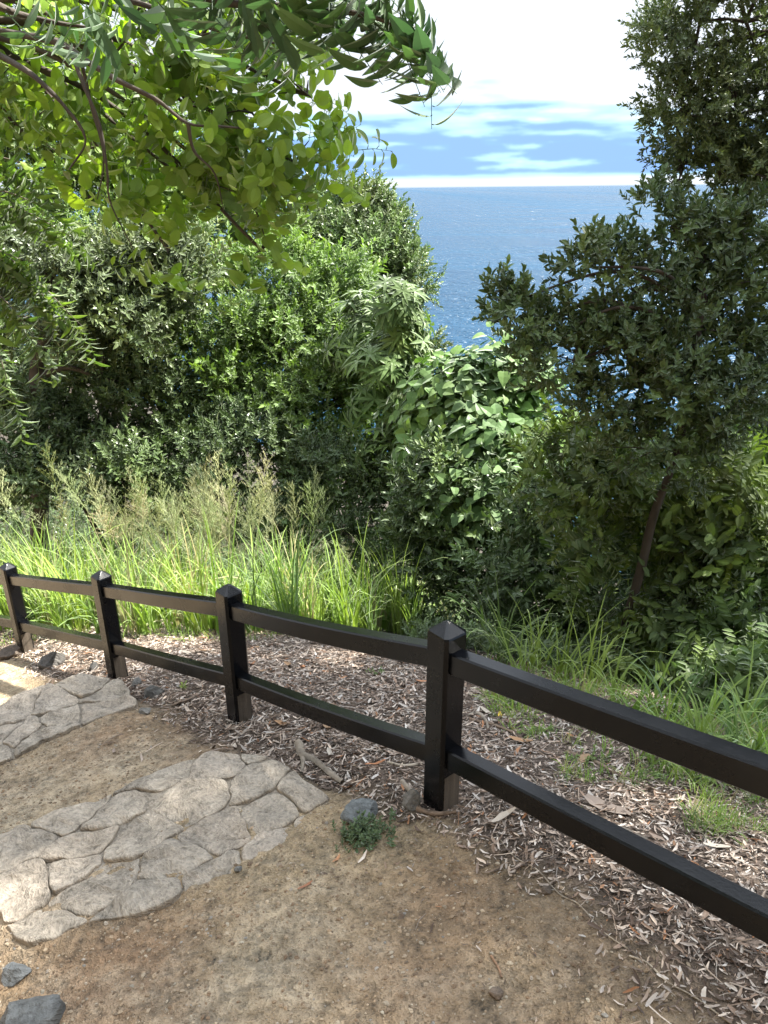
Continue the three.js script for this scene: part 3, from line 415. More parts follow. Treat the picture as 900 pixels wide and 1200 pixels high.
plant('backdrop_tree', 'tall leafy tree closing the view behind the forked tree', 'tree', {
  seed: 134, base: floor(-5.5, -15), r0: 0.15, sprig: S_far, sprig2: S_far2, mat: M_soft, pal: PAL_lit, density: 1300, clumps: 22, ref: 1.0,
  blobs: [[60, 190, 14, 90, 60], [150, 230, 14, 90, 60], [250, 250, 14, 70, 50], [20, 280, 13.6, 70, 60], [120, 310, 13, 90, 55], [310, 280, 14, 50, 45], [200, 310, 13.4, 70, 45], [30, 110, 14, 70, 60], [170, 150, 14.4, 60, 50]],
});
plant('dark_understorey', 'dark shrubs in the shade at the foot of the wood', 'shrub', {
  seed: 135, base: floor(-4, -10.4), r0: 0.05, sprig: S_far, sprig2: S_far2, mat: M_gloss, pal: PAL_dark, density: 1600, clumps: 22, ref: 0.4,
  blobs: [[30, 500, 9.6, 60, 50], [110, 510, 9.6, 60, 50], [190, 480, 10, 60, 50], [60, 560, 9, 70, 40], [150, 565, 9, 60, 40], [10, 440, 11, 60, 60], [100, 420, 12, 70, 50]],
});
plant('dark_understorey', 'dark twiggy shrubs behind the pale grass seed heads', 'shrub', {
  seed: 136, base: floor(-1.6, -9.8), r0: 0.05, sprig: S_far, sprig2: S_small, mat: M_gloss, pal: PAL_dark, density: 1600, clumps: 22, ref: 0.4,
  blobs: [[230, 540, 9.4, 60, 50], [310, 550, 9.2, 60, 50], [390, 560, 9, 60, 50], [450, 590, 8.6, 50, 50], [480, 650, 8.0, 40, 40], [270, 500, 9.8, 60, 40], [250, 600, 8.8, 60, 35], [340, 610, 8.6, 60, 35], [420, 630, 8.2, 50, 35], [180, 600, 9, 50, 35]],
});

{ // low cover under the trees, all down the slope
  const r = rng(881), M = [], C = [];
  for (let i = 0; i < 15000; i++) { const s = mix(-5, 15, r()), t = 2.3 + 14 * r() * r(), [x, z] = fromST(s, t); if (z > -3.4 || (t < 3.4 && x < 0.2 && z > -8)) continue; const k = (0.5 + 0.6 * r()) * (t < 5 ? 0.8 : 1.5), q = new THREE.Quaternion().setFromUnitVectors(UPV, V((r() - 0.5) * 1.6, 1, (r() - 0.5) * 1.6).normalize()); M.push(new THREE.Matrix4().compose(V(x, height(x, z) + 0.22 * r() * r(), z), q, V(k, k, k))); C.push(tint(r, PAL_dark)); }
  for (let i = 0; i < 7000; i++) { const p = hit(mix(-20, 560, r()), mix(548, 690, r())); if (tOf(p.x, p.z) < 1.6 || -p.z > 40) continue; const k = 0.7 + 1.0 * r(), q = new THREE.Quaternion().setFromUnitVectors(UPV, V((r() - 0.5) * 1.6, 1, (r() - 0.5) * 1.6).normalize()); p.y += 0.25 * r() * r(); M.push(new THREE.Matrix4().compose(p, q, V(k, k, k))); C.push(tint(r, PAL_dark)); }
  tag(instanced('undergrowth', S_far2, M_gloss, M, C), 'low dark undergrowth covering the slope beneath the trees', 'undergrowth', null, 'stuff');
}
// ---- broad-leaved tree whose limbs hang over the path
{
  const base = floor(-3.9, -3.0), Z = 3.7;
  const T = plant('broadleaf_tree', 'broad-leaved tree hanging translucent round leaves over the path', 'tree', {
    seed: 141, base, limb: 0.3, trunk: [base, V(-3.8, 1.6, -3.1), V(-3.3, 2.9, -3.5), at(-40, 30, 3.9)], r0: 0.14, sprig: S_broad, sprig2: S_broad2, mat: M_broad, pal: [[4, 0.25, 0.42, 0.016], [3, 0.32, 0.50, 0.02], [2, 0.11, 0.22, 0.018]], density: 1050, clumps: 13, ref: 0.05, lift: 0.0, clumpSize: 0.34,
    blobs: [[300, 130, 3.6, 85, 62], [365, 110, 3.6, 38, 35], [350, 190, 3.6, 40, 45], [300, 235, 3.6, 55, 40], [210, 200, 3.7, 60, 60], [225, 120, 3.7, 60, 50], [200, 290, 3.7, 22, 26], [140, 60, 3.6, 70, 50], [110, 170, 3.9, 55, 50], [240, 40, 3.5, 70, 40], [40, 60, 3.9, 60, 60], [30, 150, 4.0, 50, 50], [310, 292, 3.6, 25, 16]],
  });
  const add = (pts, r0, r1) => mesh('branch', tube(local(pts.map(([x, y, z]) => at(x, y, z)), T.base), [r0, mix(r0, r1, 0.5), r1], 7, 0.14, pts[0][0]), B_dark, T.tree);
  add([[-60, 20, 3.9], [20, 35, 3.6], [75, 46, 3.4], [110, 70, 3.3], [145, 92, 3.25], [190, 115, 3.25], [225, 142, 3.25], [262, 146, 3.3], [305, 150, 3.4]], 0.017, 0.003);
  add([[-40, 30, 3.9], [5, 60, 3.6], [45, 85, 3.45], [80, 120, 3.4], [105, 160, 3.4], [85, 195, 3.4]], 0.016, 0.003);
  add([[90, 60, 3.35], [105, 100, 3.3], [122, 145, 3.3], [130, 200, 3.3], [132, 230, 3.35], [160, 290, 3.5]], 0.009, 0.002);
  add([[100, 65, 3.32], [112, 120, 3.4], [126, 180, 3.4], [118, 230, 3.5]], 0.008, 0.002);
  add([[225, 142, 3.25], [232, 175, 3.3], [255, 200, 3.35], [266, 245, 3.4]], 0.008, 0.002);
  add([[190, 115, 3.6], [215, 70, 3.55], [250, 30, 3.5], [280, -20, 3.5]], 0.008, 0.003);
}
{ // second tree: dark long-leaved bough across the top of the view
  const base = floor(-3.2, 0.6), r = rng(77);
  const g = thing('long_leaf_tree', 'long-leaved tree whose dark bough crosses the bright sky', 'tree', base);
  const tp = [base.clone().add(V(0, -0.05, 0)), V(-3.1, 1.8, 0.4), V(-2.6, 3.4, -0.4), at(-60, -60, 2.4)];
  mesh('trunk', tube(local(tp, base), [0.13, 0.11, 0.09, 0.05], 9, 0.14, 3), B_dark, g);
  const boughs = [[[-60, -60, 2.4], [120, -40, 2.35], [260, 0, 2.3], [370, 8, 2.25], [450, 22, 2.2], [505, 50, 2.2]], [[-60, -60, 2.4], [60, -20, 2.5], [150, -5, 2.6], [250, 30, 2.6], [330, 50, 2.6]], [[120, -40, 2.35], [250, -40, 2.3], [380, -30, 2.2], [460, -10, 2.2]], [[-60, -60, 2.4], [0, 0, 2.6], [60, 20, 2.7], [120, 30, 2.7]]];
  const mats = [], cols = [];
  boughs.forEach((b, k) => {
    const pts = b.map(([x, y, z]) => at(x, y, z)); mesh('branch', tube(local(pts, base), [0.016, 0.009, 0.003], 6, 0.12, k), B_dark, g);
    const c = new THREE.CatmullRomCurve3(pts), n = [22, 6, 14, 4][k];
    for (let i = 0; i < n; i++) {
      const t = 0.25 + 0.75 * (i + r()) / n, p = c.getPoint(Math.min(1, t)), tg = c.getTangent(Math.min(1, t));
      const ax = tg.clone().multiplyScalar(0.6 + r() * 0.5).add(V((r() - 0.5) * 0.9, -0.35 - 0.5 * r(), (r() - 0.5) * 1.2)).normalize(), q = new THREE.Quaternion().setFromUnitVectors(UPV, ax).multiply(new THREE.Quaternion().setFromAxisAngle(UPV, r() * 6.28)), s = 0.6 + 0.3 * r();
      mats.push(new THREE.Matrix4().compose(p.sub(base), q, V(s, s, s))); cols.push(tint(r, [[5, 0.045, 0.11, 0.03], [3, 0.07, 0.17, 0.03]]));
    }
  });
  instanced('crown', S_long, M_soft, mats, cols, g);
}
{ // hanging sprays of narrow leaves at the edge of the wood
  const base = floor(-3.6, -4.4), r = rng(79);
  const g = thing('narrow_leaf_tree', 'narrow-leaved tree with drooping yellow-green sprays', 'tree', base);
  mesh('trunk', tube(local([base.clone().add(V(0, -0.05, 0)), V(-3.5, 0.6, -4.4), V(-3.2, 1.9, -4.4), at(-70, 240, 4.3)], base), [0.07, 0.06, 0.05, 0.03], 8, 0.14, 3), B_grey, g);
  const mats = [], cols = [];
  for (const [px, py, tx, ty] of [[-60, 230, 60, 240], [-60, 250, 90, 275], [-60, 300, 40, 330], [-60, 300, 60, 350], [-60, 320, 100, 380], [-60, 350, 50, 400], [-60, 200, 40, 190], [-60, 380, 20, 470], [-60, 180, 20, 130], [-60, 330, 30, 300]]) {
    const pts = [at(px, py, 4.3), at((px + tx) / 2, Math.min(py, ty) - 12, 4.2), at(tx, ty, 4.1)]; mesh('branch', tube(local(pts, base), [0.008, 0.005, 0.0015], 5, 0.1, px), B_grey, g);
    const c = new THREE.CatmullRomCurve3(pts); for (let i = 0; i < 14; i++) { const t = 0.15 + 0.85 * (i + 1) / 14, p = c.getPoint(t), tg = c.getTangent(t), ax = tg.multiplyScalar(0.9).add(V((r() - 0.5) * 0.5, -0.45 - 0.4 * r(), (r() - 0.5) * 0.8)).normalize(); const q = new THREE.Quaternion().setFromUnitVectors(UPV, ax).multiply(new THREE.Quaternion().setFromAxisAngle(UPV, r() * 6.28)), s = 0.5 + 0.35 * r(); mats.push(new THREE.Matrix4().compose(p.sub(base), q, V(s, s, s))); cols.push(tint(r, PAL_lit)); }
  }
  instanced('crown', S_droop, M_broad, mats, cols, g);
}

// ------------------------------------------------------------------ grasses
function grassClump(seed, n, H, W, lean, arch) {
  const r = rng(seed), tr = [];
  for (let i = 0; i < n; i++) {
    const a = r() * 6.283, h = H * (0.5 + 0.6 * r()), w = W * (0.7 + 0.6 * r()), dir = V(Math.cos(a), 0, Math.sin(a)), sd = V(-dir.z, 0, dir.x).applyAxisAngle(UPV, (r() - 0.5) * 0.8), p0 = V((r() - 0.5) * 0.10, -0.03, (r() - 0.5) * 0.10);
    let ang = lean * r(), p = p0, prev = null; const S = 8, k = arch * (0.3 + 1.1 * r());
    for (let s = 0; s <= S; s++) {
      const u = s / S, ww = w * 0.5 * Math.min(1, 0.45 + u * 2.2) * Math.pow(1 - u, 0.7) + 0.0004, L = p.clone().addScaledVector(sd, ww).add(V(0, 0.25 * ww, 0)), R = p.clone().addScaledVector(sd, -ww).add(V(0, 0.25 * ww, 0));
      if (prev) { tr.push(prev[0], prev[1], L, prev[1], p, L, prev[1], prev[2], p, prev[2], R, p); } prev = [L, p, R];
      ang += k * u * 0.55; p = p.clone().addScaledVector(dir, Math.sin(ang) * h / S).add(V(0, Math.cos(ang) * h / S, 0));
    }
  }
  return fromTris(tr);
}
function panicle(seed) { // tall flowering stem with an open plume
  const r = rng(seed), tr = []; const lean = 0.10 + 0.12 * r(); const pt = t => V(lean * t * t * 1.3, t * 1.3, 0);
  for (let k = 0; k < 5; k++) stick(tr, pt(k / 5), pt((k + 1) / 5), 0.0028 - k * 0.0003, 0.0025 - k * 0.0003);
  for (let i = 0; i < 26; i++) {
    const t = 0.70 + 0.30 * i / 26, p = pt(t), L = mix(0.20, 0.07, i / 26) * (0.7 + 0.6 * r()), a = r() * 6.283, d = V(Math.cos(a) * 0.75, 0.85, Math.sin(a) * 0.75).normalize(); let q = p;
    for (let k = 0; k < 3; k++) { const e = q.clone().addScaledVector(d, L / 3); stick(tr, q, e, 0.0011, 0.0008); for (let m = 0; m < 3; m++) { const b = q.clone().lerp(e, r()), f = b.clone().add(V((r() - 0.5) * 0.03, 0.012 + 0.015 * r(), (r() - 0.5) * 0.03)); stick(tr, b, f, 0.0017, 0.0006); } q = e; d.y -= 0.14; d.normalize(); }
  }
  return fromTris(tr);
}
function scatterGrass(list, r, count, x0, x1, y0, y1, sc, pal, M, C, lean) {
  for (let i = 0; i < count; i++) { const p = hit(mix(x0, x1, r()), mix(y0, y1, Math.pow(r(), 0.8))); const s = sc * (0.7 + 0.6 * r()); const q = new THREE.Quaternion().setFromEuler(new THREE.Euler((r() - 0.5) * (lean || 0.25), r() * 6.28, (r() - 0.5) * (lean || 0.25))); M.push(new THREE.Matrix4().compose(p, q, V(s, s * (0.9 + 0.3 * r()), s))); C.push(tint(r, pal)); }
}
const PAL_grass = [[4, 0.22, 0.37, 0.032], [3, 0.30, 0.45, 0.045], [2, 0.12, 0.23, 0.032], [1, 0.42, 0.40, 0.16]];
const gcA = grassClump(1, 15, 0.85, 0.019, 0.5, 0.62), gcB = grassClump(2, 13, 0.78, 0.028, 0.6, 0.85), gcC = grassClump(3, 22, 0.62, 0.014, 0.6, 0.75), gcD = grassClump(4, 16, 0.16, 0.006, 0.8, 0.5);
{
  const r = rng(501); let M = [], C = [];
  scatterGrass(null, r, 240, -20, 480, 690, 742, 0.95, PAL_grass, M, C); scatterGrass(null, r, 120, 330, 490, 690, 745, 1.0, PAL_grass, M, C); scatterGrass(null, r, 46, 470, 530, 700, 748, 0.8, PAL_grass, M, C);
  tag(instanced('tall_grass', gcA, M_grass, M, C), 'bright tall grass growing in a band behind the fence', 'grass', null, 'stuff');
  M = []; C = []; scatterGrass(null, r, 190, -20, 490, 680, 738, 1.0, PAL_grass, M, C);
  tag(instanced('broad_grass', gcB, M_grass, M, C), 'broad-bladed arching grass mixed through the tall stand', 'grass', null, 'stuff');
  M = []; C = []; const M2 = [], C2 = [], straw = [[4, 0.50, 0.53, 0.26], [3, 0.42, 0.50, 0.20], [1, 0.55, 0.52, 0.32]];
  scatterGrass(null, r, 120, 140, 310, 680, 722, 0.98, straw, M, C, 0.3); scatterGrass(null, r, 26, -10, 150, 675, 710, 1.0, straw, M, C, 0.35); scatterGrass(null, r, 150, 240, 470, 690, 728, 0.98, straw, M2, C2, 0.35);
  const M_straw = leafMat(0.35, 0.1, 0.5);
  tag(instanced('grass_plumes', panicle(3), M_straw, M, C), 'pale feathery seed heads standing above the tall grass', 'grass', null, 'stuff');
  tag(instanced('grass_plumes', panicle(8), M_straw, M2, C2), 'straw-coloured open seed plumes leaning against the dark shrubs', 'grass', null, 'stuff');
  // separate tufts
  const tuft = (name, label, geo, list, pal, group) => list.forEach(([px, py, s, yaw]) => { const p = hit(px, py), m = mesh(name, geo, new THREE.MeshPhysicalMaterial({ ...grassBase, color: tint(r, pal) })); m.position.copy(p); m.scale.setScalar(s); m.rotation.y = yaw; tag(m, label, 'grass tuft', group); });
  const PAL_tuft = PAL_grass.slice(0, 3); const grassBase = { roughness: 0.95, transmission: 0.45, thickness: 0, clearcoat: 0.35, clearcoatRoughness: 0.35, side: THREE.DoubleSide };
  tuft('arching_grass', 'tuft of arching green grass on the slope between a fence post and the slender trunk', gcC, [[588, 778, 1.35, 0.3], [625, 788, 1.2, 1.4], [572, 765, 1.5, 2.2], [655, 800, 1.1, 3.1], [690, 812, 1.0, 4.0], [610, 800, 0.9, 5.0], [640, 775, 1.2, 0.9]], PAL_tuft, 'arching grass tufts beyond the fence');
  tuft('broad_blade_tuft', 'tuft of broad upright blades behind the upper rail', gcB, [[808, 885, 0.6, 0.4], [830, 895, 0.5, 1.9], [775, 865, 0.55, 3.0], [868, 905, 0.6, 4.2], [735, 845, 0.55, 5.2], [890, 900, 0.6, 2.2], [850, 880, 0.6, 0.2], [870, 870, 0.65, 1.2], [895, 925, 0.5, 3.3], [760, 845, 0.6, 0.8], [790, 852, 0.65, 2.6], [715, 832, 0.6, 1.1], [820, 862, 0.6, 5.5], [845, 915, 0.45, 4.6]], PAL_tuft, 'broad grass tufts behind the upper rail');
  M = []; C = []; scatterGrass(null, r, 30, 640, 900, 862, 930, 0.6, PAL_grass, M, C); scatterGrass(null, r, 36, 800, 900, 935, 985, 0.6, PAL_grass, M, C); scatterGrass(null, r, 30, 570, 760, 800, 870, 0.7, PAL_grass, M, C); scatterGrass(null, r, 40, 0, 480, 735, 752, 0.9, PAL_grass, M, C);
  scatterGrass(null, r, 70, 760, 905, 850, 925, 1.2, PAL_grass, M, C, 0.5); scatterGrass(null, r, 40, 560, 740, 785, 835, 1.2, PAL_grass, M, C, 0.5);
  tag(instanced('short_grass', gcD, M_grass, M, C), 'short patchy grass along the edge of the leaf litter', 'grass', null, 'stuff');
}

// ------------------------------------------------------------------ litter, pebbles
function placeOn(p, r, tilt, yaw) { const n = normalAt(p.x, p.z); n.x += (r() - 0.5) * tilt; n.z += (r() - 0.5) * tilt; n.normalize(); return new THREE.Quaternion().setFromUnitVectors(UPV, n).multiply(new THREE.Quaternion().setFromAxisAngle(UPV, yaw)); }
function chip(seed, L, W, T, bend) { // curled strip of bark or leaf lying along x
  const r = rng(seed), S = 4, tr = [], rows = []; for (let i = 0; i <= S; i++) { const u = i / S, x = (u - 0.5) * L, w = W / 2 * (0.35 + 1.3 * Math.sqrt(Math.max(0, u * (1 - u)))) * (0.8 + 0.4 * r()), y = bend * L * 4 * (u - 0.5) ** 2 + T * r(), z = 0.12 * L * Math.sin(u * 3 + seed); rows.push([V(x, y + 0.3 * w, z - w), V(x, y, z), V(x, y + 0.3 * w, z + w)]); }
  for (let i = 0; i < S; i++) for (let k = 0; k < 2; k++) tr.push(rows[i][k], rows[i][k + 1], rows[i + 1][k], rows[i][k + 1], rows[i + 1][k + 1], rows[i + 1][k]); return fromTris(tr);
}
{
  const r = rng(601), mat = new THREE.MeshStandardMaterial({ color: 0xffffff, roughness: 0.8, side: THREE.DoubleSide });
  const pal = [[3, 0.46, 0.375, 0.31], [3, 0.29, 0.215, 0.165], [4, 0.11, 0.075, 0.055], [2.4, 0.66, 0.565, 0.48], [0.35, 0.40, 0.20, 0.10]];
  const kinds = [['leaf_litter', chip(1, 0.055, 0.012, 0.004, 0.10), 56000, 'brown curled dead leaves carpeting the slope around the fence'], ['bark_litter', chip(2, 0.038, 0.010, 0.004, 0.05), 66000, 'short chips of shed bark mixed into the litter'], ['twig_litter', (() => { const t = []; stick(t, V(-0.05, 0.004, 0), V(0, 0.007, 0.006), 0.0022, 0.002); stick(t, V(0, 0.007, 0.006), V(0.055, 0.003, -0.004), 0.002, 0.0012); return fromTris(t); })(), 20000, 'thin broken twigs scattered over the litter'], ['dry_leaf_litter', chip(4, 0.06, 0.020, 0.006, 0.12), 2600, 'larger dry leaves lying over the bark chips']];
  for (const [name, geo, count, label] of kinds) {
    const M = [], C = []; let guard = 0;
    while (M.length < count && guard++ < count * 6) {
      const s = mix(-1.9, 5.6, Math.pow(r(), 1.35)), t = mix(-0.55, 2.6, Math.pow(r(), 0.9)), [x, z] = fromST(s, t); const d = dirtMix(x, z); if (r() < d * (t < -0.15 ? 1.0 : 0.75) || (t > 1.8 && r() < (t - 1.8))) { if (r() > 0.02) continue; }
      if (s > 0.15 && s < 1.2 && t < -0.18) continue; if (s > 2.0 && s < 2.9 && t < -0.12) continue; if (z > -0.5) continue;
      const p = V(x, height(x, z) + 0.002 + 0.006 * r(), z), k = (0.30 + 0.85 * r() ** 3 + 0.15 * r()) * (s < 0.4 ? 0.8 : 1);
      M.push(new THREE.Matrix4().compose(p, placeOn(p, r, 0.9, r() * 6.28), V(k, k, k * (0.6 + 0.6 * r())))); C.push(tint(r, pal));
    }
    tag(instanced(name, geo, mat, M, C), label, 'litter', null, 'stuff');
  }
  // pebbles and grit on the dirt
  const peb = new THREE.IcosahedronGeometry(1, 1); { const a = peb.attributes.position; for (let i = 0; i < a.count; i++) { const v = V(a.getX(i), a.getY(i), a.getZ(i)), k = 1 + 0.8 * nz(v.x * 1.7, v.y * 1.7, v.z * 1.7); a.setXYZ(i, v.x * k, v.y * k * 0.65, v.z * k); } peb.computeVertexNormals(); }
  const M = [], C = [], pp = [[4, 0.34, 0.26, 0.175], [2, 0.44, 0.36, 0.26], [5, 0.22, 0.155, 0.10], [0.6, 0.34, 0.30, 0.25]]; let n = 0;
  while (n < 42000) { const s = mix(-1.6, 2.6, r()), t = mix(-1.9, 0.1, r()), [x, z] = fromST(s, t); n++; if (z > -0.6 || (r() > dirtMix(x, z) + 0.1) || fbm(x * 2, z * 2, 6, 2) < -0.16 + 0.25 * (r() - 0.5)) continue; const k = 0.0014 + 0.0052 * Math.pow(r(), 5) + (r() < 0.01 ? 0.006 * r() : 0); M.push(new THREE.Matrix4().compose(V(x, height(x, z) + k * 0.15, z), placeOn(V(x, 0, z), r, 0.6, r() * 6.28), V(k * (0.8 + 0.6 * r()), k, k))); C.push(tint(r, pp)); }
  tag(instanced('gravel', peb, new THREE.MeshStandardMaterial({ color: 0xffffff, roughness: 0.9 }), M, C), 'fine tan grit scattered over the dirt path', 'gravel', null, 'stuff');
}

// ------------------------------------------------------------------ rocks, sticks, bark, small plants
const rockN = tileFbm(151, 8, 6, 0.7), rockMap = tex(256, (u, v) => { const k = 0.5 + 0.9 * (rockN(u, v) - 0.5), w = smooth(0.62, 0.7, rockN(v, u)) * 0.25; return [k + w, k + w, k * 1.0 + w]; }, false), rockBump = tex(256, (u, v) => { const k = rockN(u, v); return [k, k, k]; });
const rockMat = c => new THREE.MeshStandardMaterial({ color: col(...c), map: rockMap, bumpMap: rockBump, bumpScale: 0.012, roughness: 0.75 });
function rockGeo(seed, sx, sy, sz) {
  const r = rng(seed), cuts = []; for (let i = 0; i < 11; i++) cuts.push([V(r() * 2 - 1, r() * 2 - 0.9, r() * 2 - 1).normalize(), 0.55 + 0.35 * r()]);
  let g = mergeVertices((() => { const b = new THREE.IcosahedronGeometry(1, 9); b.deleteAttribute('normal'); b.deleteAttribute('uv'); return b; })()); const a = g.attributes.position;
  for (let i = 0; i < a.count; i++) { const v = V(a.getX(i), a.getY(i), a.getZ(i)); for (const [n, d] of cuts) { const k = v.dot(n); if (k > d) v.addScaledVector(n, d - k); } v.multiplyScalar(1 + 0.10 * nz(v.x * 2.4 + seed, v.y * 2.4, v.z * 2.4) + 0.04 * nz(v.x * 8, v.y * 8, v.z * 8 + seed)); a.setXYZ(i, v.x * sx, v.y * sy, v.z * sz); }
  g = toCreasedNormals(g.toNonIndexed(), 0.5); const p = g.attributes.position, uv = new Float32Array(p.count * 2); for (let i = 0; i < p.count; i++) { uv[2 * i] = (p.getX(i) + 0.6 * p.getY(i)) / 0.22; uv[2 * i + 1] = (p.getZ(i) - 0.5 * p.getY(i)) / 0.22; } g.setAttribute('uv', new THREE.BufferAttribute(uv, 2)); return g;
}
const BLUE = [0.27, 0.285, 0.29], GREY = [0.30, 0.285, 0.26], DARKR = [0.13, 0.12, 0.11];
for (const [px, py, w, h, d, yaw, c, sink, label] of [
  [22, 1208, 0.12, 0.10, 0.10, 0.9, [0.17, 0.178, 0.178], 0.3, 'jagged blue-grey rock below the end of the wide step'],
  [14, 1140, 0.045, 0.035, 0.04, 0.2, BLUE, 0.2, 'small pale blue-grey rock beside the jagged one'],
  [418, 956, 0.075, 0.05, 0.06, 0.4, [0.24, 0.26, 0.262], 0.25, 'blue-grey rock poking through weeds at the corner of the wide step'],
  [478, 944, 0.035, 0.05, 0.035, 0.9, GREY, 0.15, 'upright grey stone leaning by the foot of the fence post'],
  [180, 812, 0.075, 0.055, 0.05, 0.4, [0.22, 0.215, 0.20], 0.2, 'angular grey rock between the two steps near the fence'],
  [158, 799, 0.055, 0.035, 0.04, 1.2, GREY, 0.2, 'pale flat stone behind the angular grey rock'],
  [168, 832, 0.05, 0.02, 0.035, 2.0, GREY, 0.2, 'thin grey stone in front of the angular grey rock'],
  [62, 776, 0.11, 0.08, 0.07, 0.5, DARKR, 0.2, 'dark rough rock behind the far step'],
  [108, 780, 0.06, 0.03, 0.05, 1.5, DARKR, 0.2, 'low dark stone against the far step'],
  [12, 765, 0.12, 0.07, 0.08, 0.1, [0.16, 0.12, 0.09], 0.2, 'brown earthy rock at the foot of the far fence post'],
  [575, 1168, 0.022, 0.016, 0.018, 0.3, [0.33, 0.24, 0.17], 0.2, 'small brown stone lying on bare dirt'],
  [466, 1075, 0.015, 0.010, 0.012, 0.8, [0.28, 0.2, 0.14], 0.2, 'little dark stone on the dirt below the step corner'],
  [636, 1048, 0.020, 0.017, 0.018, 0.5, [0.22, 0.17, 0.13], 0.2, 'round brown stone at the edge of the litter'],
  [275, 1018, 0.016, 0.012, 0.012, 0.5, [0.30, 0.30, 0.28], 0.1, 'small grey stone against the edge of the wide step'],
]) { const p = hit(px, py), m = mesh('rock', rockGeo(px + py, w, h, d), rockMat(c)); m.position.set(p.x, p.y + h * (0.8 - sink * 2), p.z); m.rotation.y = yaw; tag(m, label, 'rock'); }

function stickThing(name, label, pts, r0, r1, mat, lift = 0.6) {
  const P = pts.map(([px, py]) => { const p = hit(px, py); p.y += r0 * lift; return p; }), base = P[0].clone(), m = mesh(name, tube(local(P, base), [r0, mix(r0, r1, 0.5), r1], 7, 0.22, pts[0][0]), mat); m.position.copy(base); tag(m, label, 'stick'); return m;
}
const W_grey = bark(0.42, 0.37, 0.31), W_brown = bark(0.26, 0.19, 0.14), W_pale = bark(0.58, 0.51, 0.42);
stickThing('driftwood_stick', 'weathered grey forked stick on the dirt above the wide step', [[347, 872], [352, 886], [366, 893], [380, 905], [398, 919]], 0.020, 0.012, W_grey);
stickThing('driftwood_stick', 'short stub of the weathered forked stick', [[352, 886], [352, 897], [350, 906]], 0.014, 0.005, W_grey);
stickThing('root', 'exposed root curling round the foot of the middle fence post', [[468, 918], [480, 932], [492, 939]], 0.012, 0.008, W_grey);
stickThing('root', 'thick root lying across the front of the fence post', [[486, 950], [500, 955], [518, 956], [531, 954]], 0.012, 0.007, W_brown);
stickThing('root', 'thin root running out past the bare post foot', [[515, 942], [530, 939], [545, 938], [560, 942]], 0.007, 0.004, W_brown);
stickThing('branching_twig', 'crooked fallen twig on the litter beyond the post', [[545, 842], [556, 838], [566, 846], [570, 858]], 0.012, 0.006, W_grey);
stickThing('branching_twig', 'long fallen twig trailing down beyond the post', [[548, 845], [575, 852], [600, 862], [622, 880], [640, 892]], 0.009, 0.004, W_brown);
stickThing('fallen_branch', 'long thin fallen branch bordering the short grass', [[660, 885], [690, 895], [720, 912], [770, 935], [820, 965]], 0.011, 0.006, W_brown);
stickThing('straw_stem', 'long pale dry stem lying along the litter edge', [[578, 980], [598, 1006], [625, 1022], [652, 1052], [672, 1062], [702, 1096], [740, 1122]], 0.0028, 0.002, W_pale, 1.2);
stickThing('straw_stem', 'second pale dry stem following the litter edge downhill', [[732, 1124], [752, 1132], [777, 1156], [806, 1172], [850, 1205]], 0.0028, 0.002, W_pale, 1.2);
stickThing('pale_twig', 'pale broken twig under the lower rail between two posts', [[452, 895], [470, 899], [492, 896]], 0.009, 0.006, W_pale);
stickThing('pale_twig', 'pale dry stalk against the tall grass', [[318, 762], [345, 756], [360, 748]], 0.009, 0.006, W_pale);
stickThing('pale_twig', 'thin reddish twig standing on bare dirt', [[570, 1122], [578, 1135], [582, 1148]], 0.004, 0.003, bark(0.4, 0.25, 0.16));

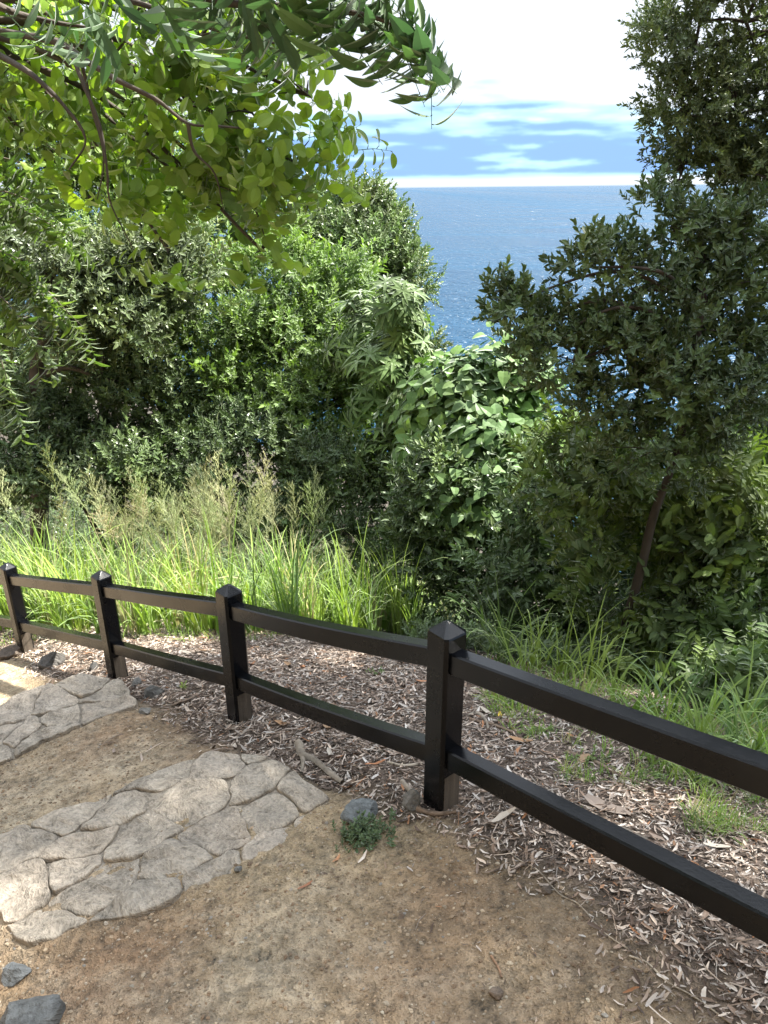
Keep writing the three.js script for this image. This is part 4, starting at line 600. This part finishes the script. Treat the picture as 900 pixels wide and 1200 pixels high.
const barkChip = (seed, L, W, b) => chip(seed, L, W, 0.006, b);
{
  const r = rng(701), mk = (name, label, list, cols, group, cat, L, W, b) => list.forEach(([px, py, yaw, k], i) => { const p = hit(px, py), m = mesh(name, barkChip(px + 3, L * k, W * k, b), new THREE.MeshStandardMaterial({ color: cols[i % cols.length], roughness: 0.85, side: THREE.DoubleSide })); m.position.copy(p); m.position.y += 0.004; m.quaternion.copy(placeOn(p, r, 0.3, yaw)); tag(m, label, cat, group); });
  mk('bark_slab', 'wide grey-brown slab of shed bark on the litter below the upper rail', [[708, 950, -0.9, 1]], [col(0.24, 0.19, 0.155)], null, 'bark', 0.17, 0.06, 0.05);
  mk('bark_slab', 'dark narrow bark slab lying beside the lower rail', [[738, 982, -0.7, 1]], [col(0.10, 0.085, 0.07)], null, 'bark', 0.10, 0.03, 0.05);
  mk('bark_slab', 'pale curved strip of bark against the middle post', [[478, 880, -0.8, 1]], [col(0.48, 0.40, 0.32)], null, 'bark', 0.13, 0.035, 0.05);
  mk('bark_slab', 'brown fallen leaf slab beside the angular rock', [[212, 822, 0.2, 1]], [col(0.15, 0.11, 0.08)], null, 'bark', 0.15, 0.06, 0.04);
  const spots = []; for (let i = 0; i < 46; i++) { const s = mix(-1.6, 3.6, r()), t = mix(-0.05, 1.5, r()), [x, z] = fromST(s, t); spots.push([x, z]); }
  spots.forEach(([x, z], i) => { const p = floor(x, z), m = mesh('dry_leaf', chip(i + 40, 0.08 + 0.05 * r(), 0.024 + 0.014 * r(), 0.006, 0.14), new THREE.MeshStandardMaterial({ color: tint(r, [[3, 0.50, 0.43, 0.35], [2, 0.36, 0.22, 0.12], [1, 0.42, 0.19, 0.09], [2, 0.28, 0.21, 0.16]]), roughness: 0.8, side: THREE.DoubleSide })); m.position.copy(p); m.position.y += 0.008; m.quaternion.copy(placeOn(p, r, 0.5, r() * 6.28)); tag(m, 'large curled dry leaf lying on the litter by the fence', 'dead leaf', 'large dry leaves on the litter'); });
  mk('dry_leaf', 'yellowing upright leaf by the crooked twig beyond the post', [[582, 842, 1.2, 1]], [col(0.62, 0.42, 0.06)], null, 'dead leaf', 0.06, 0.02, 0.2);
  mk('dry_leaf', 'reddish brown curled leaf on the dirt below the step corner', [[353, 1040, 0.9, 1]], [col(0.24, 0.11, 0.06)], null, 'dead leaf', 0.06, 0.012, 0.1);
}
function weed(label, px, py, n, spread, geo, s, pal, mat = M_soft) {
  const r = rng(px * 7 + py), c = hit(px, py), tr = []; const g = thing('weed', label, 'weed', c);
  const parts = []; for (let i = 0; i < n; i++) { const x = c.x + (r() + r() - 1) * spread, z = c.z + (r() + r() - 1) * spread * 0.8, k = s * (0.6 + 0.7 * r()); const q = new THREE.Quaternion().setFromUnitVectors(UPV, V((r() - 0.5) * 1.1, 1, (r() - 0.5) * 1.1).normalize()).multiply(new THREE.Quaternion().setFromAxisAngle(UPV, r() * 6.28)); parts.push(geo.clone().applyMatrix4(new THREE.Matrix4().compose(V(x - c.x, height(x, z) - c.y - 0.005, z - c.z), q, V(k, k, k)))); }
  const m = new THREE.MeshPhysicalMaterial({ roughness: 0.95, transmission: 0.4, thickness: 0, clearcoat: 0.3, clearcoatRoughness: 0.4, side: THREE.DoubleSide, color: col(...pal) });
  mesh('foliage', mergeGeometries(parts), m, g); g.userData.kind = 'thing';
}
weed('patch of fine dark weeds round the blue-grey rock at the step corner', 424, 980, 80, 0.12, S_small, 0.42, [0.09, 0.15, 0.055]);
weed('tiny bright seedling between the angular rock and a fence post', 212, 806, 3, 0.01, S_shrub, 0.3, [0.22, 0.30, 0.03]);
weed('low creeping green weeds beside the long fallen branch', 690, 895, 26, 0.14, S_small, 0.3, [0.16, 0.25, 0.05]);
weed('small green weed on the litter above the long fallen branch', 625, 862, 22, 0.12, S_small, 0.3, [0.15, 0.24, 0.05]);
weed('little weed cluster on the litter under the upper rail', 760, 915, 20, 0.10, S_small, 0.3, [0.15, 0.24, 0.05]);
weed('faint green weed on the litter between two posts', 440, 790, 18, 0.08, S_small, 0.3, [0.14, 0.22, 0.06]);
weed('lone weed sprout among bark chips beside the lower rail', 666, 960, 6, 0.03, S_small, 0.3, [0.16, 0.26, 0.05]);
renderer.render(scene, camera);
